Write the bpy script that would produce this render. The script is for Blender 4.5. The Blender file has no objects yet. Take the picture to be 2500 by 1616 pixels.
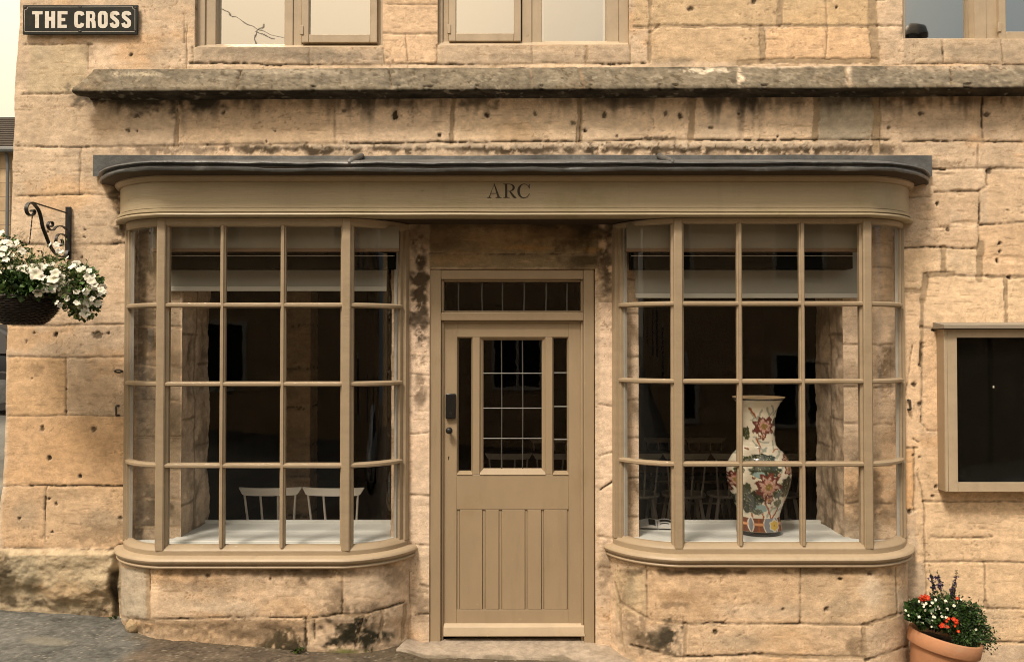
import bpy, bmesh, math, random
import numpy as np
from mathutils import Vector, Matrix, Euler
R = math.radians
random.seed(7)
SC = bpy.context.scene
COL = SC.collection

# ------------------------------------------------------------------ camera model (photo is 2500 x 1616)
F, CY, CZ, TH = 2132.0, -5.2, 1.82, R(1.0)
cT, sT = math.cos(TH), math.sin(TH)

def P(px, py, Y):
    """point of the plane y = Y that the photo shows at (px, py)"""
    u, v = (px - 1250) / F, (808 - py) / F
    d = (u, cT - v * sT, sT + v * cT)
    t = (Y - CY) / d[1]
    return Vector((u * t, Y, CZ + d[2] * t))

def PX(px, py, X):
    u, v = (px - 1250) / F, (808 - py) / F
    d = (u, cT - v * sT, sT + v * cT)
    t = X / u
    return Vector((X, CY + d[1] * t, CZ + d[2] * t))

def PZ(px, py, Z):
    u, v = (px - 1250) / F, (808 - py) / F
    d = (u, cT - v * sT, sT + v * cT)
    t = (Z - CZ) / d[2]
    return Vector((u * t, CY + d[1] * t, Z))

def zat(py, Y):
    return P(1250, py, Y).z

def xat(px, py, Y):
    return P(px, py, Y).x

def proj(X, Y, Z):
    dy, dz = Y - CY, Z - CZ
    fw = dy * cT + dz * sT
    up = -dy * sT + dz * cT
    return 1250 + F * X / fw, 808 - F * up / fw

# ------------------------------------------------------------------ noise
_rng = np.random.RandomState(11)
_T = _rng.rand(256, 256).astype(np.float32)

def vn(x, y, seed=0):
    x = np.asarray(x, dtype=np.float64) + seed * 17.31
    y = np.asarray(y, dtype=np.float64) + seed * 9.77
    xi, yi = np.floor(x).astype(np.int64), np.floor(y).astype(np.int64)
    fx, fy = x - xi, y - yi
    fx, fy = fx * fx * (3 - 2 * fx), fy * fy * (3 - 2 * fy)
    a, b, c, d = xi & 255, yi & 255, (xi + 1) & 255, (yi + 1) & 255
    return (_T[a, b] * (1 - fx) + _T[c, b] * fx) * (1 - fy) + (_T[a, d] * (1 - fx) + _T[c, d] * fx) * fy

def fbm(x, y, seed=0, o=4):
    s, a, t = 0, 1.0, 0
    for i in range(o):
        s = s + a * vn(x * 2 ** i, y * 2 ** i, seed + 3 * i)
        t += a
        a *= .55
    return s / t - .5          # about -.5 .. .5

def ss(a, b, x):
    t = np.clip((x - a) / (b - a), 0, 1)
    return t * t * (3 - 2 * t)

# ------------------------------------------------------------------ objects
def put(o, parent=None):
    COL.objects.link(o)
    if parent is not None:
        o.parent = parent
    return o

def empty(name, label, cat, loc=(0, 0, 0), rz=0, group=None):
    o = bpy.data.objects.new(name, None)
    o.location = loc
    o.rotation_euler = (0, 0, rz)
    o.empty_display_size = .1
    put(o)
    return tag(o, label, cat, group)

def tag(o, label=None, cat=None, group=None, kind=None):
    for k, v in (('label', label), ('category', cat), ('group', group), ('kind', kind)):
        if v:
            o[k] = v
    return o

class MB:
    def __init__(self):
        self.v, self.f, self.c = [], [], []
        self.cur = None
    def add(self, vs, fs):
        n = len(self.v)
        self.v += [tuple(p) for p in vs]
        self.f += [tuple(i + n for i in f) for f in fs]
        if self.cur is not None:
            self.c += [self.cur] * len(vs)
        return self
    def box(self, x0, x1, y0, y1, z0, z1):
        return self.add([(x0, y0, z0), (x1, y0, z0), (x1, y1, z0), (x0, y1, z0), (x0, y0, z1), (x1, y0, z1), (x1, y1, z1), (x0, y1, z1)],
                        [(0, 3, 2, 1), (4, 5, 6, 7), (0, 1, 5, 4), (1, 2, 6, 5), (2, 3, 7, 6), (3, 0, 4, 7)])
    def rings(self, rings, cap=True, close=True):
        """skin a list of equal-length rings"""
        n = len(rings[0])
        vs = [p for r in rings for p in r]
        fs = []
        for i in range(len(rings) - 1):
            for j in range(n if close else n - 1):
                k = (j + 1) % n
                fs.append((i * n + j, i * n + k, (i + 1) * n + k, (i + 1) * n + j))
        if cap:
            fs.append(tuple(range(n - 1, -1, -1)))
            fs.append(tuple(range((len(rings) - 1) * n, len(rings) * n)))
        return self.add(vs, fs)
    def tube(self, pts, rad, n=8, cap=True):
        pts = [Vector(p) for p in pts]
        rs = rad if isinstance(rad, (list, tuple)) else [rad] * len(pts)
        up = None
        rings = []
        for i, p in enumerate(pts):
            t = (pts[min(i + 1, len(pts) - 1)] - pts[max(i - 1, 0)]).normalized()
            if up is None:
                up = Vector((0, 0, 1)) if abs(t.z) < .9 else Vector((1, 0, 0))
            a = t.cross(up).normalized()
            b = a.cross(t).normalized()
            up = b
            rings.append([p + (a * math.cos(2 * math.pi * k / n) + b * math.sin(2 * math.pi * k / n)) * rs[i] for k in range(n)])
        return self.rings(rings, cap)
    def lathe(self, prof, c=(0, 0, 0), n=32, cap=True):
        return self.rings([[(c[0] + r * math.cos(2 * math.pi * k / n), c[1] + r * math.sin(2 * math.pi * k / n), c[2] + z) for k in range(n)] for r, z in prof], cap)
    def prism(self, poly, a, b, axis='y'):
        """polygon of (x,z) extruded from y=a to y=b (axis y), or of (x,y) along z"""
        g = (lambda p, t: (p[0], t, p[1])) if axis == 'y' else ((lambda p, t: (p[0], p[1], t)) if axis == 'z' else (lambda p, t: (t, p[0], p[1])))
        n = len(poly)
        return self.add([g(p, a) for p in poly] + [g(p, b) for p in poly],
                        [tuple(range(n - 1, -1, -1)), tuple(range(n, 2 * n))] + [(i, (i + 1) % n, n + (i + 1) % n, n + i) for i in range(n)])
    def build(self, name, m, parent=None, bevel=0, smooth=35, seg=2, recalc=True):
        me = bpy.data.meshes.new(name)
        me.from_pydata(self.v, [], self.f)
        if recalc:
            bm = bmesh.new()
            bm.from_mesh(me)
            bmesh.ops.recalc_face_normals(bm, faces=bm.faces)
            bm.to_mesh(me)
            bm.free()
        if self.c:
            at = me.color_attributes.new('Col', 'FLOAT_COLOR', 'POINT')
            at.data.foreach_set('color', np.array([(*c[:3], 1) for c in self.c], dtype=np.float32).ravel())
        me.materials.append(m)
        if smooth:
            me.shade_smooth()
            me.set_sharp_from_angle(angle=R(smooth))
        o = bpy.data.objects.new(name, me)
        put(o, parent)
        if bevel:
            b = o.modifiers.new('edge', 'BEVEL')
            b.width, b.segments, b.limit_method, b.angle_limit = bevel, seg, 'ANGLE', R(40)
        return o

def grid_mesh(name, co, cols, m, parent=None, keep=None, smooth=True):
    """co (nu,nv,3), cols (nu,nv,3), keep (nu-1,nv-1) bool"""
    nu, nv = co.shape[:2]
    idx = np.arange(nu * nv).reshape(nu, nv)
    q = np.stack([idx[:-1, :-1], idx[1:, :-1], idx[1:, 1:], idx[:-1, 1:]], -1)
    q = q[keep] if keep is not None else q.reshape(-1, 4)
    used = np.unique(q)
    remap = np.zeros(nu * nv, dtype=np.int64)
    remap[used] = np.arange(len(used))
    q = remap[q]
    v = co.reshape(-1, 3)[used]
    c = cols.reshape(-1, 3)[used]
    return raw_mesh(name, v, q, c, m, parent, smooth)

def raw_mesh(name, v, q, c, m, parent=None, smooth=True):
    me = bpy.data.meshes.new(name)
    me.vertices.add(len(v))
    me.vertices.foreach_set('co', np.ascontiguousarray(v, dtype=np.float32).ravel())
    nf, k = q.shape
    me.loops.add(nf * k)
    me.loops.foreach_set('vertex_index', np.ascontiguousarray(q, dtype=np.int32).ravel())
    me.polygons.add(nf)
    me.polygons.foreach_set('loop_start', np.arange(0, nf * k, k, dtype=np.int32))
    me.update(calc_edges=True)
    if c is not None:
        at = me.color_attributes.new('Col', 'FLOAT_COLOR', 'POINT')
        at.data.foreach_set('color', np.concatenate([np.clip(c, .002, .95), np.ones((len(c), 1))], 1).astype(np.float32).ravel())
    me.materials.append(m)
    if smooth:
        me.shade_smooth()
    o = bpy.data.objects.new(name, me)
    return put(o, parent)

# ------------------------------------------------------------------ materials
def nodes(name):
    m = bpy.data.materials.new(name)
    m.use_nodes = True
    nt = m.node_tree
    return m, nt, nt.nodes['Principled BSDF']

def nd(nt, t, **kw):
    n = nt.nodes.new(t)
    for k, v in kw.items():
        if hasattr(n, k):
            setattr(n, k, v)
        else:
            n.inputs[k.replace('_', ' ')].default_value = v
    return n

def noise(nt, co, scale, det=6, stretch=None, rough=.6):
    if stretch:
        mp = nd(nt, 'ShaderNodeMapping')
        mp.inputs['Scale'].default_value = stretch
        nt.links.new(co, mp.inputs['Vector'])
        co = mp.outputs[0]
    n = nd(nt, 'ShaderNodeTexNoise')
    n.inputs['Scale'].default_value, n.inputs['Detail'].default_value, n.inputs['Roughness'].default_value = scale, det, rough
    nt.links.new(co, n.inputs['Vector'])
    return n.outputs['Fac']

def rng(nt, f, a, b, lo=.3, hi=.7):
    n = nd(nt, 'ShaderNodeMapRange')
    for i, v in enumerate((lo, hi, a, b)):
        n.inputs[i + 1].default_value = v
    nt.links.new(f, n.inputs[0])
    return n.outputs[0]

def mul(nt, c, f):
    n = nd(nt, 'ShaderNodeMix', data_type='RGBA', blend_type='MULTIPLY')
    n.inputs[0].default_value = 1
    if isinstance(c, (tuple, list)):
        n.inputs[6].default_value = (*c[:3], 1)
    else:
        nt.links.new(c, n.inputs[6])
    nt.links.new(f, n.inputs[7])
    return n.outputs[2]

def mixc(nt, f, c1, c2):
    n = nd(nt, 'ShaderNodeMix', data_type='RGBA')
    if isinstance(f, float):
        n.inputs[0].default_value = f
    else:
        nt.links.new(f, n.inputs[0])
    for i, c in ((6, c1), (7, c2)):
        if isinstance(c, (tuple, list)):
            n.inputs[i].default_value = (*c[:3], 1)
        else:
            nt.links.new(c, n.inputs[i])
    return n.outputs[2]

def bump(nt, b, f, dist, strength=1.0):
    n = nd(nt, 'ShaderNodeBump')
    n.inputs['Distance'].default_value, n.inputs['Strength'].default_value = dist, strength
    nt.links.new(f, n.inputs['Height'])
    nt.links.new(n.outputs[0], b.inputs['Normal'])
    return n

def mat(name, col=(.5, .5, .5), rough=.6, var=.12, scale=9, bscale=60, bdist=.0006, metal=0, stretch=None, vcol=False, spec=.5, dirt=None, dscale=5, sheen=0, coat=0, chips=None):
    m, nt, b = nodes(name)
    co = nd(nt, 'ShaderNodeTexCoord').outputs['Object']
    if vcol:
        a = nd(nt, 'ShaderNodeVertexColor', layer_name='Col')
        base = a.outputs['Color']
    else:
        base = col
    f = noise(nt, co, scale, 6, stretch)
    c = mul(nt, base, rng(nt, f, 1 - var, 1 + var))
    if dirt:
        g = noise(nt, co, dscale, 8, None, .7)
        c = mixc(nt, rng(nt, g, 0, .75, .56, .72), c, dirt)
    if chips:
        g = noise(nt, co, 34, 6, None, .6)
        c = mixc(nt, rng(nt, g, 0, .8, .70, .73), c, chips)
        g = noise(nt, co, 11, 9, (1, 1, .12), .7)
        c = mixc(nt, rng(nt, g, 0, .24, .54, .74), c, tuple(v * .45 for v in col))
    nt.links.new(c, b.inputs['Base Color'])
    b.inputs['Roughness'].default_value = rough
    b.inputs['Metallic'].default_value = metal
    b.inputs['Specular IOR Level'].default_value = spec
    if coat:
        b.inputs['Coat Weight'].default_value = coat
        b.inputs['Coat Roughness'].default_value = .08
    if bdist:
        bump(nt, b, noise(nt, co, bscale, 6, stretch), bdist)
    return m

def glass(name, k=1.0, base=0.0, wob=.0008, cap=.10, tint=(1, 1, 1), gcol=(1, 1, 1)):
    m = bpy.data.materials.new(name)
    m.use_nodes = True
    nt = m.node_tree
    nt.nodes.clear()
    out = nd(nt, 'ShaderNodeOutputMaterial')
    tr = nd(nt, 'ShaderNodeBsdfTransparent')
    tr.inputs[0].default_value = (*tint, 1)
    gl = nd(nt, 'ShaderNodeBsdfGlossy')
    gl.inputs['Roughness'].default_value = .015
    gl.inputs['Color'].default_value = (*gcol, 1)
    co = nd(nt, 'ShaderNodeTexCoord').outputs['Object']
    bp = nd(nt, 'ShaderNodeBump')
    bp.inputs['Distance'].default_value = wob
    nt.links.new(noise(nt, co, 6, 2), bp.inputs['Height'])
    nt.links.new(bp.outputs[0], gl.inputs['Normal'])
    fr = nd(nt, 'ShaderNodeFresnel')
    fr.inputs[0].default_value = 1.5
    mm = nd(nt, 'ShaderNodeMath', operation='MULTIPLY_ADD')
    mm.use_clamp = True
    nt.links.new(fr.outputs[0], mm.inputs[0])
    mn = nd(nt, 'ShaderNodeMath', operation='MINIMUM')
    mn.inputs[1].default_value = cap
    mm.inputs[1].default_value, mm.inputs[2].default_value = k, base
    mx = nd(nt, 'ShaderNodeMixShader')
    nt.links.new(mm.outputs[0], mn.inputs[0])
    nt.links.new(mn.outputs[0], mx.inputs[0])
    nt.links.new(tr.outputs[0], mx.inputs[1])
    nt.links.new(gl.outputs[0], mx.inputs[2])
    nt.links.new(mx.outputs[0], out.inputs[0])
    return m

def stone_mat(name, fine=1.0, rough=.92):
    m, nt, b = nodes(name)
    co = nd(nt, 'ShaderNodeTexCoord').outputs['Object']
    a = nd(nt, 'ShaderNodeVertexColor', layer_name='Col').outputs['Color']
    c = mul(nt, a, rng(nt, noise(nt, co, 16, 10, (1, 1, 1.5), .72), .72, 1.26))
    c = mul(nt, c, rng(nt, noise(nt, co, 230, 4), .80, 1.18))
    pit = rng(nt, noise(nt, co, 75, 7, (1, 1, 1.5), .62), 0, .8, .665, .73)
    c = mixc(nt, pit, c, mul(nt, c, nd(nt, 'ShaderNodeRGB').outputs[0]))
    [n for n in nt.nodes if n.type == 'RGB'][-1].outputs[0].default_value = (.50, .44, .38, 1)
    fle = rng(nt, noise(nt, co, 120, 5, None, .6), 0, .5, .66, .74)
    c = mixc(nt, fle, c, (.62, .52, .40))
    nt.links.new(c, b.inputs['Base Color'])
    b.inputs['Roughness'].default_value = rough
    b.inputs['Specular IOR Level'].default_value = .25
    bump(nt, b, noise(nt, co, 48, 12, (1, 1, 1.3), .78), .0030 * fine, 1)
    return m

M = dict(
    stone=stone_mat('limestone'),
    rough_stone=stone_mat('weathered_limestone', 1.6),
    ground=stone_mat('asphalt', 1.3, .85),
    concrete=mat('doorstep_concrete', (.40, .34, .28), .85, .14, 7, 90, .001, dirt=(.25, .21, .16), dscale=4),
    paint=mat('bay_paint', (.315, .246, .163), .42, .09, 5, 40, .0012, stretch=(1, 1, 4), dirt=(.24, .18, .105), dscale=3, chips=(.46, .38, .27)),
    paint_fascia_sheen=mat('fascia_sheen_paint', (.355, .293, .190), .42, .07, 3, 26, .0016, stretch=(.35, 1, 5), dirt=(.27, .235, .125), dscale=2.2, chips=(.22, .18, .10)),  # same paint as the bays, sky sheen mixed into its colour
    paint_door=mat('door_paint', (.318, .243, .156), .42, .05, 4, 50, .0005, stretch=(2, 1, .8), dirt=(.27, .20, .11), dscale=2.5, chips=(.40, .31, .19)),
    paint_sill=mat('sill_paint', (.365, .285, .190), .5, .08, 6, 45, .0010, dirt=(.27, .21, .14), dscale=5, chips=(.17, .13, .09)),
    paint_win=mat('window_paint', (.41, .33, .23), .5, .1, 7, 50, .001, dirt=(.31, .24, .15), dscale=5, chips=(.25, .2, .13)),
    white_in=mat('white_interior_paint', (.54, .555, .525), .5, .05, 5, 40, .0005),
    bulkhead=mat('cream_boarding', (.19, .17, .125), .6, .08, 4, 40, .0006),
    soffit=mat('dark_timber_soffit', (.042, .026, .012), .7, .2, 8, 60, .001, stretch=(.3, 3, 3)),
    woodstrip=mat('orange_timber', (.13, .078, .038), .6, .2, 9, 60, .0008, stretch=(.2, 3, 3)),
    lead=mat('lead_sheet', (.105, .110, .112), .45, .4, 5, 22, .005, dirt=(.25, .255, .25), dscale=4, metal=.2),
    glass=glass('window_glass', .68, 0.0, .0002, .07),
    glass_up=glass('upper_window_glass', 1.0, .52, .0003, .7, gcol=(1, .95, .86)),
    glass_case=glass('case_glass', .30, .0, .0, .03),
    iron=mat('black_iron', (.012, .012, .012), .45, .2, 20, 90, .0006, spec=.4),
    rust=mat('rusty_iron', (.055, .045, .035), .7, .3, 40, 120, .001),
    black=mat('black_enamel', (.014, .016, .014), .3, .3, 6, 40, .0003, dirt=(.045, .036, .022), dscale=8, spec=.3),
    enamel=mat('white_enamel', (.66, .62, .55), .35, .1, 14, 40, .0002, dirt=(.45, .36, .24), dscale=9),
    ink=mat('dark_brown_lettering', (.022, .013, .006), .5, .3, 30, 60, .0002),
    fabric=mat('blind_fabric', (.27, .27, .24), .85, .05, 3, 300, .0003),
    hem=mat('blind_hem', (.43, .43, .385), .7, .04, 5, 100, .0002),
    lead_came=mat('lead_came', (.11, .11, .10), .4, .2, 30, 60, .0002, metal=.5),
    chair=mat('cream_chair_paint', (.82, .78, .69), .45, .05, 9, 60, .0003),
    table=mat('dark_table_wood', (.11, .05, .022), .45, .25, 7, 60, .0005, stretch=(.3, 3, 3)),
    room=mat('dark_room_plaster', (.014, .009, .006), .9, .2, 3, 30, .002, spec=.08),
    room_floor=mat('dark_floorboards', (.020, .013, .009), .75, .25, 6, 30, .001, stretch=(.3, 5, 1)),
    terra=mat('terracotta', (.42, .205, .105), .8, .12, 8, 70, .0012, dirt=(.40, .27, .18), dscale=6),
    soil=mat('potting_soil', (.018, .013, .009), .95, .3, 60, 120, .004),
    wicker=mat('dark_wicker', (.022, .015, .011), .6, .35, 40, 120, .0008),
    leaf=mat('leaf_green', rough=.5, vcol=True, var=.1, bdist=0, spec=.35),
    bead=mat('grey_putty', (.30, .29, .26), .6, .1, 20, 0, 0),
    petal=mat('flower_petal', rough=.6, vcol=True, var=.04, bdist=0, spec=.2),
    vase=mat('painted_porcelain', rough=.16, vcol=True, var=.03, bdist=0, spec=.5, coat=.5),
    case_in=mat('case_black_backing', (.005, .005, .004), .9, .2, 6, 40, 0, spec=.0),
    tile=mat('stone_roof_tile', (.040, .030, .022), 1.0, .3, 10, 40, .004),
    pipe=mat('grey_downpipe', (.12, .13, .135), .5, .1, 10, 40, .0004),
    carglass=mat('car_window', (.012, .013, .015), .08, .05, 5, 0, 0),
    tyre=mat('tyre_rubber', (.015, .015, .015), .8, .2, 20, 60, .001),
    car_dark=mat('black_car_paint', (.008, .009, .012), .45, .02, 5, 0, 0, spec=.15),
    car_silver=mat('silver_car_paint', (.42, .43, .44), .3, .02, 5, 0, 0, metal=.3, coat=1),
    paper=mat('printed_paper', (.50, .50, .47), .6, .06, 8, 0, 0),
    sash=mat('white_sash', (.55, .52, .46), .5, .05, 8, 0, 0),
)
# ------------------------------------------------------------------ stone surfaces, described in photo coordinates
STONE = np.array((.605, .470, .336))
MORT = np.array((.37, .275, .175))
DARK = np.array((.035, .024, .013))
SOOT = np.array((.055, .047, .034))
GREY = np.array((.27, .235, .18))
PALE = np.array((.70, .575, .43))
ORANGE = np.array((.52, .33, .165))

def lerp(c, d, m):
    return c + (np.asarray(d) - c) * m[:, None]

def stone_fields(px, py, spec, seed=0):
    """height (m, outward) and albedo at photo points px, py (flat arrays)"""
    n = len(px)
    rough = spec.get('rough', 1.0)
    wx = px + 7 * fbm(px / 70, py / 70, seed + 1, 2) + 3.5 * fbm(px / 16, py / 16, seed + 2, 4)
    wy = py + 6 * fbm(px / 80, py / 80, seed + 5, 2) + 3.5 * fbm(px / 16, py / 16, seed + 6, 4)
    base = np.array(spec.get('base', STONE))
    col = np.tile(base, (n, 1))
    h = np.zeros(n)
    col = lerp(col, base * (1.05, .91, .74), ss(.0, .22, fbm(px / 170, py / 85, seed + 20, 5)) * .75)
    col = lerp(col, base * (.76, .78, .80), ss(.02, .22, fbm(px / 120, py / 60, seed + 31, 5)) * .75)
    col = lerp(col, base * (1.22, 1.22, 1.22), ss(.03, .22, fbm(px / 100, py / 60, seed + 41, 5)) * .7)
    for x0, y0, x1, y1, c, a in spec.get('tints', ()):
        m = ss(x0 - 3, x0 + 3, wx) * ss(x1 + 3, x1 - 3, wx) * ss(y0 - 3, y0 + 3, wy) * ss(y1 + 3, y1 - 3, wy) * a
        col = lerp(col, np.array(c), m)
    # bedding lines, tooling and pits
    bed = fbm(px / 120, py / 9, seed + 7, 4)
    reg = ss(-.08, .2, fbm(px / 170, py / 110, seed + 8, 2) + spec.get('bedding', 0))
    h += .0015 * rough * bed * (.3 + 1.2 * reg)
    bl = ss(.17, .27, bed) * reg
    h -= .0010 * rough * bl
    col = col * (1 - .13 * bl[:, None] * np.array((.8, 1, 1.1)))
    h += .0026 * rough * fbm(px / 45, py / 38, seed + 9, 5)
    col = col * (1 + .30 * fbm(px / 60, py / 34, seed + 10, 6) + .20 * fbm(px / 9, py / 6, seed + 11, 3) + .16 * fbm(px / 3.5, py / 3, seed + 15, 2))[:, None]
    spk = ss(.24, .32, fbm(px / 6, py / 4.5, seed + 16, 2) + .12 * fbm(px / 60, py / 60, seed + 17, 2))
    spk = spk * ss(-.05, .2, fbm(px / 70, py / 55, seed + 22, 3))
    col = lerp(col, base * (.45, .40, .34), spk * .75)
    scr = ss(.26, .32, fbm(px / 34, py / 3.2, seed + 18, 2) + .10 * fbm(px / 90, py / 70, seed + 19, 2))
    col = lerp(col, base * (.62, .56, .48), scr * .6)
    h -= .0012 * scr
    dens = ss(.0, .25, fbm(px / 130, py / 90, seed + 12, 3))
    pit = ss(.20, .28, fbm(px / 7, py / 5, seed + 13, 2) - .10 * (1 - dens)) * (.25 + .75 * dens)
    h -= .0022 * rough * pit
    col = lerp(col, base * (.42, .38, .33), pit * .6)
    # stains
    for st in spec.get('stains', ()):
        k = st[0]
        if k == 'streak':
            _, x0, x1, y0, y1, s = st[:6]
            c = st[6] if len(st) > 6 else SOOT
            vs = .7 * fbm(px / 13, py / 160, seed + 50, 3) + .9 * fbm(px / 60, py / 60, seed + 53, 3)
            L = (y1 - y0) * (.62 + 2.4 * fbm(px / 34, py / 900, seed + 51, 3))
            m = ss(x0 - 20, x0 + 25, px) * ss(x1 + 20, x1 - 25, px) * ss(y0 - 8, y0, py) * ss(1.0, .25, (py - y0) / np.maximum(L, 8))
            m = m * np.clip(.72 + 2.2 * vs + .9 * fbm(px / 7, py / 9, seed + 52, 2), 0, 1)
            col = lerp(col, np.array(c), np.clip(m * s, 0, 1))
        elif k == 'blob':
            _, cx, cy, rx, ry, s, c, g = st
            r = np.sqrt(((px - cx) / rx) ** 2 + ((py - cy) / ry) ** 2)
            m = ss(1.25, .35, r + 1.5 * fbm(px / 26, py / 22, seed + 60, 3)) * ss(-.12, .14, fbm(px / g, py / g, seed + 61, 4) + .32 * (1 - r))
            col = lerp(col, np.array(c), np.clip(m * s, 0, 1))
        elif k == 'soft':
            _, cx, cy, rx, ry, s, c = st
            r = np.sqrt(((px - cx) / rx) ** 2 + ((py - cy) / ry) ** 2) + .8 * fbm(px / 40, py / 30, seed + 62, 3)
            col = lerp(col, np.array(c), ss(1.1, .2, r) * s)
    # joints
    for x0, y0, x1, y1, w, k in spec.get('joints', ()):
        pad = w + 26
        b = np.nonzero((px > min(x0, x1) - pad) & (px < max(x0, x1) + pad) & (py > min(y0, y1) - pad) & (py < max(y0, y1) + pad))[0]
        if not len(b):
            continue
        ax, ay, dx, dy = wx[b] - x0, wy[b] - y0, x1 - x0, y1 - y0
        t = np.clip((ax * dx + ay * dy) / (dx * dx + dy * dy), 0, 1)
        d = np.hypot(ax - t * dx, ay - t * dy)
        e = fbm(px[b] / 9, py[b] / 9, seed + 70, 3)
        if k == 'm':            # wide lime mortar, nearly flush
            m = ss(.9, -.9, d - w / 2 - 5 * e)
            col[b] = lerp(col[b], MORT * (1 + .25 * e)[:, None], m * .93)
            h[b] -= .0035 * m
            edge = ss(2.6, 0, np.abs(d - w / 2 - 5 * e)) * ss(-.05, .2, fbm(px[b] / 22, py[b] / 22, seed + 71, 2))
            col[b] = lerp(col[b], DARK * 2.2, edge * .55)
            h[b] -= .003 * edge
        elif k == 'c':          # open dark crack of a joint
            g = fbm(px[b] / 60, py[b] / 60, seed + 72, 3)
            ww = w / 2 * np.clip(.46 + 2.0 * e + 1.6 * g, .12, 1.2)
            m = ss(.7, -.6, d - ww) * np.clip(.88 + 2.2 * g, .4, 1)
            col[b] = lerp(col[b], MORT * .8, ss(w * .8 + 1, w * .3, d) * .5)
            col[b] = lerp(col[b], DARK * 1.3, m * .92)
            h[b] -= .006 * m + .0025 * ss(8, 0, d)
        else:                   # tight joint
            m = ss(w / 2 + .8, w / 2 - .4, d) * np.clip(.9 + 1.6 * e, .35, 1)
            col[b] = lerp(col[b], MORT * .58, m * .75)
            h[b] -= .0035 * m + .0018 * ss(7, 0, d)
    for x, y, r in spec.get('holes', ()):
        b = np.nonzero((np.abs(px - x) < r * 2 + 6) & (np.abs(py - y) < r * 2 + 6))[0]
        if len(b):
            hs = (x * 7.13 + y * 3.7) % 1.0
            d = np.hypot((px[b] - x) * (.8 + .5 * hs), (py[b] - y) * (1.2 - .4 * hs)) + (2.5 + .5 * r) * fbm(px[b] / 5, py[b] / 5, seed + 80, 2) * 1.2
            m = ss(r + .9, r - 1.0, d) * (.78 + .22 * ((hs * 5) % 1))
            col[b] = lerp(col[b], DARK * 1.1, m)
            h[b] -= .010 * m
            ring = ss(r * 1.9, r, d) * (1 - m)
            col[b] = lerp(col[b], base * .62, ring * .5)
    rs = np.random.RandomState(seed + 5)
    return h, col

# ------------------------------------------------------------------ main wall
def S(*a):                      # full-view coordinates (2382 wide) to photo pixels
    return tuple(v * 1.0495 for v in a)
T, C, MO = 't', 'c', 'm'
J = []
def j(x0, y0, x1, y1, w, k):
    J.append((*S(x0, y0, x1, y1), w, k))
# left pier
j(20, 105, 215, 103, 3, T); j(204, 103, 206, 160, 3, T); j(435, 60, 432, 160, 3, T); j(20, 219, 185, 217, 4, T)
j(10, 340, 215, 343, 3, C); j(215, 343, 480, 337, 3, T); j(186, 345, 184, 455, 3, T)
j(10, 456, 190, 453, 4, C); j(190, 453, 275, 452, 5, C); j(10, 568, 150, 570, 5, C); j(150, 570, 300, 567, 7, C)
j(10, 757, 300, 756, 4, T); j(0, 829, 300, 831, 4, T); j(152, 830, 152, 968, 4, T); j(0, 968, 300, 966, 3, T)
j(60, 1129, 300, 1131, 4, C); j(-10, 1130, 60, 1129, 2, T); j(102, 1131, 101, 1262, 4, C); j(0, 1273, 300, 1276, 5, C); j(255, 1276, 300, 1262, 6, C)
j(428, 30, 430, 100, 3, T)
# frieze course under the ledge
j(410, 225, 411, 338, 5, C); j(411, 260, 408, 340, 8, MO); j(780, 225, 780, 333, 6, C); j(1056, 225, 1052, 333, 10, MO); j(1350, 222, 1346, 330, 13, MO); j(1350, 225, 1349, 328, 3, C)
j(1612, 222, 1608, 326, 15, MO); j(1900, 222, 1896, 326, 14, MO); j(2040, 222, 2036, 350, 18, MO); j(2285, 222, 2286, 330, 6, C); j(2330, 222, 2330, 240, 4, T)
for a, b_, c, d in ((480, 337, 780, 333), (780, 333, 1050, 331), (1050, 331, 1500, 327), (1500, 327, 1900, 325), (1900, 325, 2070, 327), (2100, 330, 2400, 328)):
    j(a, b_, c, d, 5, C)
# above the ledge
j(440, 149, 900, 151, 5, C); j(900, 151, 1500, 148, 5, C); j(1475, 62, 1815, 60, 7, MO); j(1815, 60, 2040, 62, 7, MO); j(1818, 0, 1812, 60, 14, MO)
j(1770, 64, 1777, 142, 14, MO); j(2028, -10, 2036, 145, 22, MO); j(1777, 143, 2040, 142, 14, MO); j(1720, 147, 1780, 143, 14, MO); j(1922, 0, 1921, 138, 3, T)
j(1512, 75, 1510, 145, 9, MO); j(1512, 75, 1532, 62, 6, T); j(1512, -5, 1512, 70, 6, MO)
j(890, 78, 1020, 80, 3, T); j(945, 80, 947, 158, 3, T); j(900, 10, 1020, 12, 2, T)
j(1236, 108, 1237, 150, 3, C); j(1366, 108, 1364, 150, 7, MO); j(447, 110, 447, 150, 4, T); j(892, 112, 893, 150, 4, T); j(1016, 106, 1017, 150, 4, T); j(1465, 106, 1464, 150, 4, T)
j(720, 112, 720, 150, 3, T); j(2190, 92, 2196, 145, 4, C); j(2330, 92, 2330, 145, 3, T); j(2098, 148, 2390, 150, 4, C); j(2098, 40, 2098, 95, 3, T)
j(2040, 62, 2098, 62, 3, T); j(2040, 0, 2060, 0, 3, T)
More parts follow.
